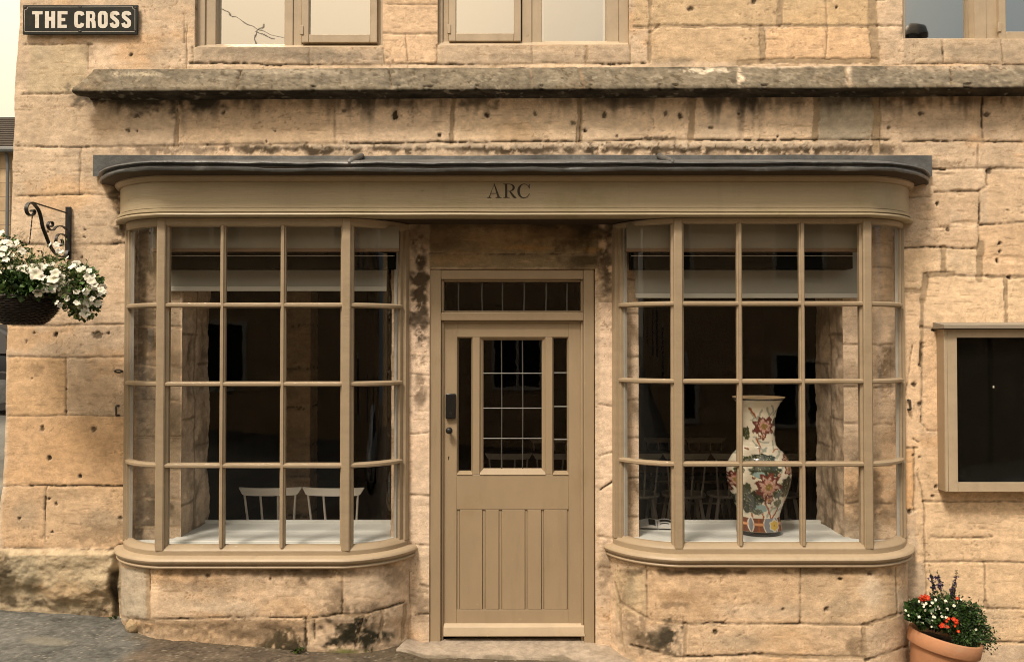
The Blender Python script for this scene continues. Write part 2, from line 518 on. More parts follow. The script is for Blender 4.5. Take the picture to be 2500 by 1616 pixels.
# right of the shopfront
j(2275, 335, 2273, 395, 4, T); j(2150, 393, 2390, 391, 4, T); j(2160, 392, 2200, 394, 5, C); j(2294, 428, 2296, 400, 5, MO); j(2296, 400, 2320, 391, 5, MO)
j(2175, 446, 2277, 444, 4, C); j(2277, 444, 2296, 430, 5, T); j(2100, 458, 2165, 458, 3, T); j(2277, 444, 2279, 575, 4, C); j(2281, 522, 2390, 517, 5, C)
j(2090, 576, 2275, 577, 5, C); j(2197, 578, 2195, 636, 12, MO); j(2284, 568, 2279, 650, 17, MO); j(2158, 641, 2220, 638, 12, MO); j(2220, 641, 2300, 643, 4, T); j(2300, 643, 2390, 645, 6, MO)
j(2152, 645, 2146, 700, 16, MO); j(2146, 700, 2144, 760, 8, MO); j(2092, 676, 2140, 677, 12, MO); j(2338, 650, 2340, 762, 8, MO); j(2144, 762, 2400, 764, 4, T)
j(2144, 760, 2143, 850, 7, MO); j(2144, 800, 2140, 850, 9, C); j(2143, 850, 2144, 980, 4, C); j(2144, 980, 2160, 1000, 3, T); j(2160, 1000, 2190, 1000, 3, T)
j(2092, 1041, 2135, 1041, 4, T); j(2128, 1041, 2126, 1190, 4, T); j(2126, 1020, 2140, 1028, 4, C); j(2092, 1186, 2130, 1187, 3, T); j(2135, 1100, 2150, 1175, 4, T)
j(2148, 1168, 2390, 1168, 4, T); j(2150, 1168, 2152, 1320, 4, T); j(2168, 1249, 2310, 1250, 3, C); j(2150, 1308, 2390, 1308, 4, T); j(2290, 1310, 2292, 1415, 5, T); j(2292, 1400, 2300, 1415, 10, MO)
j(2105, 1392, 2160, 1392, 4, T); j(2240, 1415, 2390, 1416, 4, T); j(2152, 1320, 2155, 1390, 5, T); j(2100, 1490, 2390, 1495, 5, C)
j(2122, 800, 2108, 900, 2, C); j(2108, 900, 2100, 990, 2, C)
# strips beside the door and the wall over it
j(955, 870, 1000, 872, 3, T); j(955, 1010, 1000, 1006, 3, T); j(955, 1150, 1000, 1152, 3, T); j(955, 1265, 1000, 1268, 4, T); j(975, 1360, 1000, 1364, 5, T); j(965, 1430, 1000, 1428, 4, C)
j(1395, 1060, 1430, 1050, 4, T); j(1398, 1140, 1432, 1115, 3, C); j(1395, 940, 1430, 945, 3, T); j(1395, 1245, 1430, 1250, 4, T); j(1396, 1318, 1430, 1320, 4, T); j(1396, 700, 1430, 702, 3, T)
j(1000, 590, 1390, 592, 4, C); j(1390, 585, 1392, 630, 6, C)
# stone seen through the bay windows
for y in (760, 851, 930, 1015, 1090, 1160, 1225):
    j(315, y, 430, y + 3, 6, MO)
for y in (620, 700, 800, 900, 985, 1080, 1170):
    j(1955, y, 2075, y + 2, 5, T); j(1455, y + 30, 1490, y + 31, 5, T)

ST = [('streak', 180, 2520, 226, 320, .6)]
for a, b_, y1, s in ((190, 560, 300, .95), (560, 660, 330, .6), (830, 1010, 395, .8), (1110, 1230, 330, .9), (1400, 1560, 300, .7), (1700, 1790, 330, .8), (1795, 1860, 420, .95), (2050, 2180, 330, .8), (2190, 2280, 330, .7), (2290, 2370, 350, .7)):
    ST.append(('streak', a, b_, 224, y1 - 25, s * .8))
ST += [('soft', 1250, 330, 70, 60, .35, ORANGE), ('soft', 990, 330, 160, 60, .25, PALE), ('soft', 1480, 320, 150, 40, .3, PALE), ('soft', 1750, 320, 70, 45, .5, PALE), ('soft', 2060, 320, 70, 40, .35, GREY * 1.6)]
for a, b_, y1, s in ((180, 600, 300, 1.0), (200, 460, 300, .8), (830, 1010, 300, .6), (1110, 1200, 300, .8), (1420, 1560, 280, .6), (1790, 1870, 330, .7), (2050, 2240, 300, .5)):
    ST.append(('blob', (a + b_) / 2, 236, (b_ - a) * .62, 44, s, SOOT * 1.2, 30))
# broken tar and render along the top of the lead
for cx, rx, s in ((430, 140, .6), (620, 90, .9), (760, 90, .95), (960, 140, .9), (1160, 120, .95), (1330, 120, .9), (1520, 110, .95), (1640, 80, .9), (1760, 110, .95), (1900, 110, .9), (2050, 110, .8), (2160, 50, .7)):
    ST.append(('blob', cx, 363, rx * 1.1, 19, s, DARK * 1.5, 12))
ST += [('blob', 1620, 338, 50, 10, .9, DARK * 1.5, 9), ('blob', 1100, 354, 620, 10, .6, PALE, 6), ('blob', 1800, 351, 420, 12, .65, PALE, 6)]
# stains over the door, with the shade under the fascia painted in
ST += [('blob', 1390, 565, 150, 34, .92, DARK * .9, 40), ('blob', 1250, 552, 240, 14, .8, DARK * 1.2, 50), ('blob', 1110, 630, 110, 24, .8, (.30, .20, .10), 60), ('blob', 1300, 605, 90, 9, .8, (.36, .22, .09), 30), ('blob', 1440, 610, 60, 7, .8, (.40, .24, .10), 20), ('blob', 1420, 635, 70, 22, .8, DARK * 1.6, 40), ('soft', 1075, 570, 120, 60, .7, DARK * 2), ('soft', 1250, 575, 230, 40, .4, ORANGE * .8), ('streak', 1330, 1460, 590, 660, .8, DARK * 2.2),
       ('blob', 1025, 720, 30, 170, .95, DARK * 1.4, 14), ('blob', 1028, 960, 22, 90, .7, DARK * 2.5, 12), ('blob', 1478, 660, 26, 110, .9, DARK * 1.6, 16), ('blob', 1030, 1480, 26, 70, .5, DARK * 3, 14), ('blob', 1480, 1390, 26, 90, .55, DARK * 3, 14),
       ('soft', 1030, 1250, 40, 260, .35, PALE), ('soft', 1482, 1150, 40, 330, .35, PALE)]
# left pier dirt
ST += [('blob', 640, 130, 300, 22, .45, GREY * .75, 26), ('blob', 800, 140, 160, 14, .5, GREY * .6, 16), ('blob', 1300, 140, 240, 14, .35, GREY * .8, 22), ('blob', 2380, 130, 160, 20, .4, GREY * .8, 22), ('soft', 200, 960, 130, 60, .25, ORANGE * .8), ('soft', 170, 1080, 130, 80, .45, ORANGE), ('soft', 250, 1270, 80, 40, .45, GREY), ('blob', 240, 1300, 90, 40, .4, DARK * 3, 10), ('soft', 60, 1260, 60, 50, .4, GREY * 1.15), ('blob', 210, 120, 30, 20, .35, DARK * 3, 12), ('blob', 75, 900, 30, 20, .3, DARK * 3, 8),
       ('soft', 90, 130, 60, 40, .3, GREY * 1.5), ('blob', 292, 560, 20, 60, .9, DARK * 1.8, 10), ('blob', 285, 470, 25, 30, .9, DARK * 1.6, 10), ('blob', 316, 600, 16, 26, .8, DARK * 2, 8)]
# plinth
ST += [('soft', 60, 1400, 90, 60, .4, (.36, .33, .24)), ('blob', 180, 1440, 130, 34, .4, ORANGE * .75, 26), ('blob', 50, 1470, 90, 16, .8, DARK * 1.2, 22), ('blob', 15, 1380, 26, 50, .8, DARK * 2, 14), ('blob', 235, 1500, 60, 16, .7, DARK * 1.6, 14), ('blob', 282, 1440, 14, 60, .9, DARK, 10)]
# right field
ST += [('soft', 2330, 530, 22, 40, .6, (.66, .52, .38)), ('soft', 2333, 630, 16, 18, .6, (.66, .52, .38)), ('soft', 2230, 1330, 20, 18, .5, PALE), ('soft', 2400, 1500, 120, 60, .3, GREY * 1.5), ('blob', 2300, 400, 60, 10, .5, DARK * 3, 12), ('blob', 2420, 408, 90, 9, .4, DARK * 3, 12),
       ('blob', 2188, 590, 10, 50, .8, (.25, .07, .02), 10), ('soft', 1650, 150, 70, 14, .6, GREY * .8)]
# smudges on the stone seen inside the bays
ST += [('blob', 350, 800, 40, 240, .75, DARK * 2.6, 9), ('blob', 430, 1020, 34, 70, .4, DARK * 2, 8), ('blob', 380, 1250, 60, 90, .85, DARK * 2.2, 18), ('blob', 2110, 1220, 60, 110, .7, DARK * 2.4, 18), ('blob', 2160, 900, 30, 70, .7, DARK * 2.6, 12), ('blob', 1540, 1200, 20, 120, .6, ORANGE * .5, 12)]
TI = []
def ti(x0, y0, x1, y1, c, a):
    TI.append((*S(x0, y0, x1, y1), np.clip(STONE + (np.array(c) - STONE) * 1.45, .02, .9), min(1, a + .15)))
ti(35, 105, 203, 218, STONE * (.92, .95, .9), .6); ti(10, 219, 410, 338, STONE * (.93, .93, .92), .5); ti(410, 225, 780, 335, STONE * (1.02, .98, .92), .5); ti(780, 225, 1055, 333, STONE * (1.14, 1.12, 1.1), .7)
ti(1056, 225, 1350, 330, STONE * (1.18, 1.17, 1.14), .75); ti(1350, 225, 1612, 330, STONE * (1.18, 1.17, 1.15), .75); ti(1612, 225, 1900, 328, STONE * (1.18, 1.17, 1.15), .75); ti(1905, 225, 2030, 328, (.46, .39, .29), .6)
ti(10, 568, 300, 757, STONE * (1.04, 1.03, 1.02), .6); ti(0, 968, 300, 1130, STONE * (1.0, .90, .78), .7); ti(0, 1131, 102, 1273, STONE * (.95, .87, .77), .6); ti(102, 1131, 300, 1273, STONE * (.93, .87, .78), .6); ti(0, 830, 152, 968, STONE * (1, .9, .76), .6)
ti(2150, 645, 2338, 760, STONE * (1.2, 1.17, 1.1), .75); ti(2093, 578, 2190, 674, STONE * (1.2, 1.17, 1.1), .75); ti(2200, 578, 2275, 636, STONE * (1.16, 1.15, 1.1), .7); ti(2340, 648, 2400, 760, STONE * (1.14, 1.12, 1.05), .7)
ti(2170, 446, 2277, 576, STONE * (1.05, 1.02, .98), .6); ti(2280, 520, 2400, 642, STONE * (1.1, 1.04, .96), .6); ti(2298, 400, 2400, 520, STONE * (1.08, 1.05, 1.0), .6)
ti(2092, 680, 2142, 1040, STONE * (1.2, 1.15, 1.08), .7); ti(2146, 765, 2190, 1000, STONE * (1.22, 1.16, 1.08), .7); ti(2130, 1040, 2400, 1310, STONE * (1.16, 1.12, 1.04), .7); ti(2092, 1042, 2127, 1186, STONE * (1.15, .98, .78), .6); ti(2150, 1310, 2400, 1500, STONE * (1.15, 1.1, 1.0), .7)
ti(1475, -10, 1812, 60, STONE * (.98, .95, .85), .6); ti(1820, -10, 2026, 60, STONE * (1.0, .97, .86), .6); ti(1515, 66, 1768, 146, STONE * (.98, .94, .85), .6); ti(1782, 66, 2026, 138, STONE * (1.14, 1.05, .94), .7); ti(890, -10, 1020, 150, STONE * (1.12, 1.06, 1.0), .6)
ti(447, 112, 892, 150, STONE * (.86, .88, .90), .6); ti(1018, 107, 1464, 150, STONE * (.90, .91, .92), .6); ti(2100, 94, 2400, 147, STONE * (.88, .90, .91), .6)
ti(955, 700, 1000, 1270, (.72, .56, .42), .6); ti(1395, 700, 1430, 1270, (.72, .56, .42), .6); ti(0, 1276, 285, 1430, (.46, .37, .25), .7)
ti(315, 520, 420, 1300, (.30, .23, .15), .35); ti(1000, 500, 1392, 625, (.325, .250, .160), .75)  # last tint darkens the stone over the door for the soffit's shade
H = [S(x, y) + (r * 1.05,) for x, y, r in (
    (305, 127, 4), (298, 303, 5), (318, 270, 6), (520, 262, 5), (800, 258, 5), (920, 268, 9), (1022, 315, 5), (1132, 268, 6), (1244, 265, 5), (1333, 287, 5), (1406, 268, 7), (1360, 303, 5), (1436, 317, 3), (1548, 265, 6), (1583, 270, 6), (1654, 297, 4),
    (1720, 265, 4), (1810, 318, 3), (2143, 264, 6), (2067, 298, 4), (2297, 267, 6), (1606, 22, 6), (1754, 5, 6), (1946, 18, 3), (318, 305, 2), (640, 305, 2), (620, 330, 2),
    (126, 778, 6), (226, 780, 10), (65, 775, 3), (252, 775, 4), (90, 998, 6), (218, 998, 6), (110, 1066, 6), (186, 1108, 5), (100, 540, 3), (198, 535, 3), (196, 553, 3), (190, 598, 3), (45, 795, 2), (60, 880, 2), (152, 905, 2), (152, 958, 3), (110, 1160, 3), (128, 1172, 4), (40, 1205, 4), (280, 1205, 5), (120, 1238, 3),
    (2180, 473, 5), (2205, 534, 5), (2326, 566, 4), (2326, 585, 4), (2320, 606, 4), (2348, 645, 5), (2172, 768, 4), (2290, 768, 6), (2376, 783, 4), (2385, 783, 3), (2345, 490, 3), (2300, 398, 8), (2127, 894, 5), (2125, 1058, 3), (2140, 940, 6), (2140, 1063, 3), (2115, 1190, 5), (2170, 1153, 4), (2178, 1131, 4),
    (290, 1300, 3), (1500, 1210, 3))]
# bedding and pock marks on the stone to the right and low down are stronger
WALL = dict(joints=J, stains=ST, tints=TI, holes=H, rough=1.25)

EDGE = [(-900, 44), (0, 41), (50, 41), (110, 36), (215, 30), (300, 31), (340, 29), (480, 26), (590, 22), (760, 17), (850, 18), (990, 16), (1100, 13), (1190, 10), (1240, 2), (1340, 0), (1500, -10), (1800, -14)]
OPEN = {}
def opening(name, x0, x1, y0, y1, Y=0.0):
    a, b_ = P(x0, y1, Y), P(x1, y0, Y)
    OPEN[name] = (a.x, b_.x, a.z, b_.z)
opening('bay_left', 441, 957, 600, 1335)
opening('bay_right', 1560, 2057, 600, 1335)
opening('door', 1047.5, 1452.5, 656.5, 1600)
opening('w1', 475, 935, -300, 115.5)
opening('w2', 1068, 1535, -300, 110)
opening('w3', 2204, 2660, -300, 96)

def wall_grid():
    xs = np.concatenate([np.arange(-3.06, 3.20, .0066), 3.2 + np.cumsum(np.geomspace(.008, .3, 24))])
    zs = np.concatenate([np.arange(-.45, -.12, .05), np.arange(-.12, 3.93, .0066), 3.93 + np.cumsum(np.geomspace(.008, .3, 24))])
    for x0, x1, z0, z1 in OPEN.values():
        for a, v in ((xs, x0), (xs, x1), (zs, z0), (zs, z1)):
            a[np.argmin(np.abs(a - v))] = v
    return np.sort(xs), np.sort(zs)

def build_wall(parent):
    xs, zs = wall_grid()
    X, Z = np.meshgrid(xs, zs, indexing='ij')
    px, py = proj(X, np.zeros_like(X), Z)
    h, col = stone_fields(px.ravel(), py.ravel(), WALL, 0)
    # rougher natural faces: right side field and the projecting plinth
    fx, fy = px.ravel(), py.ravel()
    rr = ss(2170, 2230, fx) * ss(395, 430, fy) * ss(700, 600, fy)
    h += rr * (.013 * fbm(fx / 110, fy / 60, 91, 5) - .005 * ss(.12, .24, fbm(fx / 80, fy / 26, 92, 4)))
    h += .010 * fbm(fx / 190, fy / 110, 95, 3)
    pl = ss(1334, 1352, fy) * ss(292, 278, fx)
    under = ss(1420, 1480, fy + 60 * fbm(fx / 60, fy / 60, 93, 3) + .12 * (140 - fx))
    h += pl * (.045 + .055 * fbm(fx / 95, fy / 60, 94, 6) + .020 * fbm(fx / 22, fy / 18, 97, 5) - .055 * under)
    gap = ss(10, 4, np.abs(fx - 283 - 3 * np.sin(fy / 40))) * ss(1380, 1400, fy)
    h -= .03 * gap
    col = lerp(col, DARK, gap * .9)
    col = lerp(col, col * .7, pl * under * .4)
    h = h.reshape(X.shape)
    # keep the faces tidy where timber sits on them
    Xe = np.interp(py, [e[0] for e in EDGE], [e[1] for e in EDGE])
    ex = (Xe - 1250) * -CY / F / 1.0
    ex = ex + .012 * fbm(Z * 9, Z * 0, 96, 4)
    w = ss(-2.60, -3.06, X)
    X2 = X + (ex - xs[0]) * w
    co = np.stack([X2, -h, Z], -1)
    cols = col.reshape(*X.shape, 3)
    cx, cz = (xs[:-1] + xs[1:]) / 2, (zs[:-1] + zs[1:]) / 2
    keep = np.ones((len(cx), len(cz)), bool)
    for x0, x1, z0, z1 in OPEN.values():
        keep &= ~((cx[:, None] > x0) & (cx[:, None] < x1) & (cz[None, :] > z0) & (cz[None, :] < z1))
    o = grid_mesh('wall', co, cols, M['stone'], parent, keep)
    # reveals, the returning corner and the coping: strips that grow from the edge of the face
    V, Q, Cc = [], [], []
    base = 0
    def flush(name):
        nonlocal V, Q, Cc, base
        raw_mesh(name, np.concatenate(V), np.concatenate(Q), np.concatenate(Cc), M['stone'], parent)
        V, Q, Cc, base = [], [], [], 0
    def strip(front, fcol, depths, out, seed, amp):
        nonlocal base
        nF, nD = len(front), len(depths)
        s = np.arange(nF) * 2.2
        g = np.zeros((nF, nD, 3)); cc = np.zeros((nF, nD, 3))
        for k, d in enumerate(depths):
            p = front.copy()
            n1 = fbm(s / 60, np.full(nF, d * 9.), seed, 5)
            p[:, 1] += d
            p += np.array(out)[None, :] * (amp * n1 * (1 if k else 0))[:, None]
            g[:, k] = p
            jn = ss(4, 1.5, np.abs((s + 60 * np.floor(d / .24)) % 170 - 80 + 6 * fbm(s / 9, np.full(nF, d * 9), seed + 1, 2)))
            jn = np.maximum(jn, ss(.012, .004, np.abs(d - .21 + .01 * n1)))
            c = STONE * .86 * (1 + .5 * n1 + .35 * fbm(s / 8, np.full(nF, d * 50), seed + 2, 3))[:, None]
            c = lerp(c, DARK * 1.8, ss(.02, .2, fbm(s / 40, np.full(nF, d * 9), seed + 3, 4)) * .5)
            c = lerp(c, MORT * .5, jn * .8)
            cc[:, k] = lerp(c, fcol.mean(0) * np.ones_like(fcol), np.full(nF, .0)) if k else fcol
        idx = base + np.arange(nF * nD).reshape(nF, nD)
        V.append(g.reshape(-1, 3)); Cc.append(cc.reshape(-1, 3))
        Q.append(np.stack([idx[:-1, :-1], idx[1:, :-1], idx[1:, 1:], idx[:-1, 1:]], -1).reshape(-1, 4))
        base += nF * nD
    fi = lambda a, v: int(np.argmin(np.abs(a - v)))
    for nm, (x0, x1, z0, z1) in OPEN.items():
        i0, i1, k0, k1 = fi(xs, x0), fi(xs, x1), fi(zs, z0), fi(zs, z1)
        dep = np.concatenate([[0, .008, .02], np.linspace(.04, .47 if 'bay' in nm else .2, 26 if 'bay' in nm else 5)])
        a = .045 if 'bay' in nm else .0
        sd = 200 + len(nm) + int(x0 * 10)
        strip(co[i0, k0:k1 + 1], cols[i0, k0:k1 + 1], dep, (1, 0, 0), sd, a)
        strip(co[i1, k0:k1 + 1], cols[i1, k0:k1 + 1], dep, (-1, 0, 0), sd + 5, a)
        strip(co[i0:i1 + 1, k1], cols[i0:i1 + 1, k1], dep[:4] if 'w' == nm[0] else dep, (0, 0, 1), sd + 9, 0)
        strip(co[i0:i1 + 1, k0], cols[i0:i1 + 1, k0], dep[:6], (0, 0, -1), sd + 9, 0)
        flush('stone_reveal')
    strip(co[0], cols[0], np.concatenate([[0, .01], np.linspace(.05, 8, 40)]), (1, 0, 0), 300, .03)
    flush('side_wall')
    return o

# ------------------------------------------------------------------ the weathered ledge (string course)
def build_ledge(parent):
    us = np.concatenate([np.arange(-2.78, 3.2, .008), 3.2 + np.cumsum(np.geomspace(.01, .3, 22))])
    x0 = P(180, 213, -.13).x
    prof = [(-.004, .166), (.012, .160), (.05, .108), (.09, .062), (.122, .024), (.134, .014), (.136, .0), (.134, -.010), (.115, -.012), (.07, -.010), (.03, -.012), (.015, -.02), (-.02, -.02)]
    # resample
    pp = []
    for (a, b_), (c, d) in zip(prof[:-1], prof[1:]):
        k = max(1, int(math.hypot(c - a, d - b_) / .008))
        pp += [(a + (c - a) * i / k, b_ + (d - b_) * i / k) for i in range(k)]
    pp.append(prof[-1])
    o_, z_ = np.array([p[0] for p in pp]), np.array([p[1] for p in pp])
    us = us[us > x0 - .01]
    X = np.repeat(us[:, None], len(pp), 1)
    zb = zat(217, -.134) + .0042 * (us + .2)
    Y, Z = -np.repeat(o_[None], len(us), 0), zb[:, None] + z_[None]
    # mitred left end: the top starts further right than the nose
    top = np.clip(z_ / .166, 0, 1)
    X = X + (np.clip(.35 - (us - us[0]), 0, .35) / .35)[:, None] * (.075 * top + .05 * (o_ < .06) * (z_ < 0))[None]
    px, py = proj(X, Y, Z)
    spec = dict(base=GREY * (.60, .585, .55), rough=1.5,
                joints=[(588, 165, 575, 216, 4, 'c'), (1296, 160, 1296, 212, 4, 't'), (950, 158, 958, 214, 4, 'c'), (1412, 160, 1425, 208, 8, 't'), (2060, 160, 2075, 210, 6, 't'), (2320, 160, 2322, 206, 5, 'c')],
                stains=[('soft', 300, 190, 150, 30, .5, GREY * .55), ('blob', 500, 185, 260, 26, .45, (.12, .105, .08), 14), ('blob', 340, 182, 60, 8, .8, (.42, .36, .26), 6), ('soft', 700, 175, 200, 14, .5, GREY * 1.5), ('blob', 1640, 160, 90, 12, .9, (.09, .08, .06), 12), ('blob', 1730, 172, 70, 8, .9, (.6, .52, .4), 7),
                        ('soft', 1805, 190, 8, 30, .9, PALE), ('soft', 1812, 192, 10, 12, .9, PALE), ('soft', 2072, 185, 10, 30, .9, PALE), ('soft', 1930, 162, 140, 8, .8, PALE * .95), ('soft', 2330, 165, 200, 16, .5, STONE * .9), ('blob', 900, 190, 300, 24, .5, (.15, .13, .10), 10), ('blob', 2200, 190, 300, 22, .5, (.15, .13, .10), 10)])
    h, col = stone_fields(px.ravel(), py.ravel(), spec, 40)
    fx = px.ravel()
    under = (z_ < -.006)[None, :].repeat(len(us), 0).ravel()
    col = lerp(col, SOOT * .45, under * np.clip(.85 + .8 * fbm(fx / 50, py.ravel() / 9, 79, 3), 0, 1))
    nose = (o_ > .12)[None, :].repeat(len(us), 0).ravel()
    chip = ss(.16, .24, fbm(fx / 40, fx * 0, 77, 3) + .0)
    h = 1.8 * h + .016 * fbm(fx / 26, py.ravel() / 14, 78, 5)
    f2 = fbm(fx / 14, py.ravel() / 7, 83, 4)
    col = col * (1 + .9 * f2 + .5 * fbm(fx / 5, py.ravel() / 3, 84, 2))[:, None]
    col = lerp(col, (.30, .265, .20), ss(.17, .25, fbm(fx / 18, py.ravel() / 8, 85, 3)) * .6)
    col = lerp(col, DARK * 1.6, ss(.17, .24, fbm(fx / 12, py.ravel() / 6, 86, 3)) * .6)
    h = h.reshape(X.shape)
    # outward direction of the profile
    to, tz = np.gradient(o_), np.gradient(z_)
    L = np.hypot(to, tz)
    no, nz = -tz / L, to / L
    ed = np.minimum(ss(0, .02, o_ + .004), 1)
    Y2 = Y - h * no[None] * ed + (.022 * chip * nose).reshape(X.shape)
    Z2 = Z + h * nz[None] * ed + (.010 * chip * nose).reshape(X.shape) * (z_ < .005)[None]
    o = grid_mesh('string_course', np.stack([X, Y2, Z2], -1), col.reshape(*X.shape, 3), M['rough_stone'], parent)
    # end cap
    v = np.stack([X[0], Y2[0], Z2[0]], -1)
    mb = MB()
    mb.cur = tuple(GREY * .8)
    mb.add([tuple(p) for p in v], [tuple(range(len(v)))])
    mb.build('ledge_end', M['rough_stone'], o, smooth=0)
    return o
# ------------------------------------------------------------------ curved bay plan
T0, T1 = R(10), R(72)
class Plan:
    """flat front with quarter-oval returns: q 0..1 left return, 1..2 front, 2..3 right return; o = outward offset"""
    def __init__(s, xl, xr, w=.31, b=.263):
        s.xl, s.xr, s.w, s.b = xl, xr, w, b
    def pt(s, q, o):
        A, B = s.w + o, s.b + o
        if 1 <= q <= 2:
            return (s.xl + s.w + (s.xr - s.xl - 2 * s.w) * (q - 1), -B)
        k = (1 - q) if q < 1 else (q - 2)
        t = T0 + (T1 - T0) * k
        x = A * (math.sin(t) - math.sin(T0)) / (math.sin(T1) - math.sin(T0))
        y = -B * (math.cos(t) - math.cos(T1)) / (math.cos(T0) - math.cos(T1))
        if k > .999:
            y += .03
        return (s.xl + s.w - x, y) if q < 1 else (s.xr - s.w + x, y)
    def qs(s, q0=0, q1=3, n=16, nf=10):
        a = [q for q in np.linspace(0, 1, n + 1)] + [1 + q for q in np.linspace(0, 1, nf + 1)] + [2 + q for q in np.linspace(0, 1, n + 1)]
        a = sorted(set([round(float(q), 5) for q in a if q0 < q < q1] + [q0, q1]))
        return a
    def sweep(s, mb, prof, q0=0, q1=3, wob=0, n=16, nf=10, seed=0, closed=True):
        """prof: closed loop of (o, z)"""
        rings = []
        for q in s.qs(q0, q1, n, nf):
            r = []
            for o, z in prof:
                x, y = s.pt(q, o)
                w = wob * float(fbm(np.array([x * 2.6]), np.array([.3 + z * .2]), seed, 3)[0]) * 2 if wob else 0
                r.append((x, y, z + w))
            rings.append(r)
        mb.rings(rings, cap=closed, close=closed)
        return mb

BL = Plan(-2.285, -.629)
BR = Plan(.612, 2.315)
FA = Plan(-2.285, 2.315)
YF = -.263
ZS = 2.545                                   # underside of the fascia

def build_bay(parent, plan, rows, cols, sill_y, seed, blind=None):
    """rows: 5 photo heights of glass edges and bars; cols: photo x of corner post, bars, corner post"""
    rz = [zat(y, YF) for y in rows]
    zt, zb = rz[0], rz[-1]
    cx = [xat(x, 940, YF) for x in cols]
    zsill = zat(sill_y, YF - .03)
    mb = MB()
    # head rail and bottom rail, stiles against the wall
    plan.sweep(mb, [(-.035, zt), (.006, zt), (.014, zt + .006), (.018, zt + .012), (.018, ZS - .002), (-.035, ZS - .002)])
    plan.sweep(mb, [(-.035, zsill - .02), (.020, zsill - .02), (.020, zb - .026), (.012, zb - .018), (-.012, zb + .0), (-.035, zb + .002)])
    for qa, qb in ((0, .11), (2.89, 3)):
        plan.sweep(mb, [(-.03, zb - .02), (.022, zb - .02), (.022, zt + .005), (-.03, zt + .005)], qa, qb)
    for qa, qb in ((.11, .18), (2.82, 2.89)):
        plan.sweep(mb, [(-.03, zb - .02), (.004, zb - .02), (.004, zt + .005), (-.03, zt + .005)], qa, qb)
    bay = mb.build('bay_window', M['paint'], parent, bevel=.0025)
    for qa, qb in ((.185, .212), (2.788, 2.815)):
        mb = MB()
        plan.sweep(mb, [(-.03, zb), (-.012, zb), (-.012, zt), (-.03, zt)], qa, qb)
        mb.build('putty_bead', M['bead'], bay)
    # corner posts
    for x in (cx[0], cx[-1]):
        mb = MB()
        w = .0245
        yo = YF - .023
        mb.prism([(x - w, yo + .006), (x - w + .005, yo), (x + w - .005, yo), (x + w, yo + .006), (x + w, yo + .022), (x + w + .012, yo + .030), (x + w + .012, yo + .06), (x - w - .012, yo + .06), (x - w - .012, yo + .030), (x - w, yo + .022)], zb - .024, ZS - .003, 'z')
        mb.build('corner_post', M['paint'], bay, bevel=.0012)
    # glazing bars
    for x in cx[1:-1]:
        mb = MB()
        yo = YF - .017
        mb.prism([(x - .007, yo), (x + .007, yo), (x + .0085, yo + .012), (x + .0155, yo + .016), (x + .0155, yo + .04), (x - .0155, yo + .04), (x - .0155, yo + .016), (x - .0085, yo + .012)], zb - .012, zt + .004, 'z')
        mb.build('glazing_bar', M['paint'], bay, bevel=.001)
    L = plan.xr - plan.xl - 2 * plan.w
    qx = lambda x: 1 + (x - plan.xl - plan.w) / L
    for z in rz[1:-1]:
        mb = MB()
        plan.sweep(mb, [(-.031, z - .0145), (-.004, z - .0145), (.003, z - .0105), (.0145, z - .008), (.0155, z + .006), (.003, z + .012), (-.004, z + .0145), (-.031, z + .0145)], .15, 2.85)
        mb.build('cross_bar', M['paint'], bay, bevel=.001)
    # panes, each set a hair out of true as old glass is
    rs = random.Random(seed)
    mb = MB()
    for z0, z1 in zip(rz[1:], rz[:-1]):
        for a, b_ in zip(cx[:-1], cx[1:]):
            y = YF + .010
            t = [rs.uniform(-.0016, .0016) for _ in range(3)]
            mb.add([(a, y + t[0], z0), (b_, y + t[1], z0), (b_, y + t[1] + t[2], z1), (a, y + t[0] + t[2], z1)], [(0, 1, 2, 3)])
        for qa, qb in ((.17, qx(cx[0])), (qx(cx[-1]), 2.83)):
            plan.sweep(mb, [(-.012, z0), (-.012, z1)], qa, qb, closed=False)
    mb.build('glass_pane', M['glass'], bay, recalc=False, smooth=60)
    # moulded sill
    mb = MB()
    z = zsill
    plan.sweep(mb, [(-.03, z + .012), (.012, z + .012), (.060, z + .004), (.069, z - .003), (.073, z - .012), (.070, z - .023), (.061, z - .031), (.050, z - .033), (.049, z - .039), (.057, z - .041), (.061, z - .046), (.060, z - .052), (.053, z - .057), (.03, z - .059), (-.03, z - .059)], wob=.0015, n=20)
    mb.build('window_sill', M['paint_sill'], bay, bevel=.001)
    # display shelf inside
    op = OPEN['bay_left' if plan is BL else 'bay_right']
    zsh = .690
    mb = MB()
    pts = [plan.pt(q, -.036) for q in plan.qs(.04, 2.96)]
    fr = [p for p in pts]
    mb.prism([(p[0], min(p[1], -.012)) for p in fr] , zsh - .05, zsh - .012, 'z')
    x0, x1 = op[0] - .03, op[1] + .03
    mb.prism([(plan.xl + .20, -.105), (plan.xr - .20, -.105), (x1, -.03), (x1, .41), (x0, .41), (x0, -.03)], zsh - .030, zsh, 'z')
    mb.box(x0, x1, .40, .43, zsh - .03, zsh + .018)
    mb.box(x0, x1, .17, .176, zsh - .01, zsh + .0025)
    mb.build('display_shelf', M['white_in'], bay, bevel=.003)
    # ceiling of the bay, the boarding over the opening and its timber strip
    zc = zt + .012
    mb = MB()
    mb.prism([(p[0], min(p[1], 0)) for p in pts], zc, zc + .02, 'z')
    mb.build('bay_ceiling', M['bulkhead'], bay)
    yk = -.17
    zbk = zat(606, yk)
    xa, xb = (P(372, 600, yk).x, P(974, 600, yk).x) if plan is BL else (P(1530, 600, yk).x, P(2100, 600, yk).x)
    mb = MB()
    mb.box(xa, xb, yk, yk + .02, zbk, zc)
    mb.build('boarding', M['bulkhead'], bay)
    mb = MB()
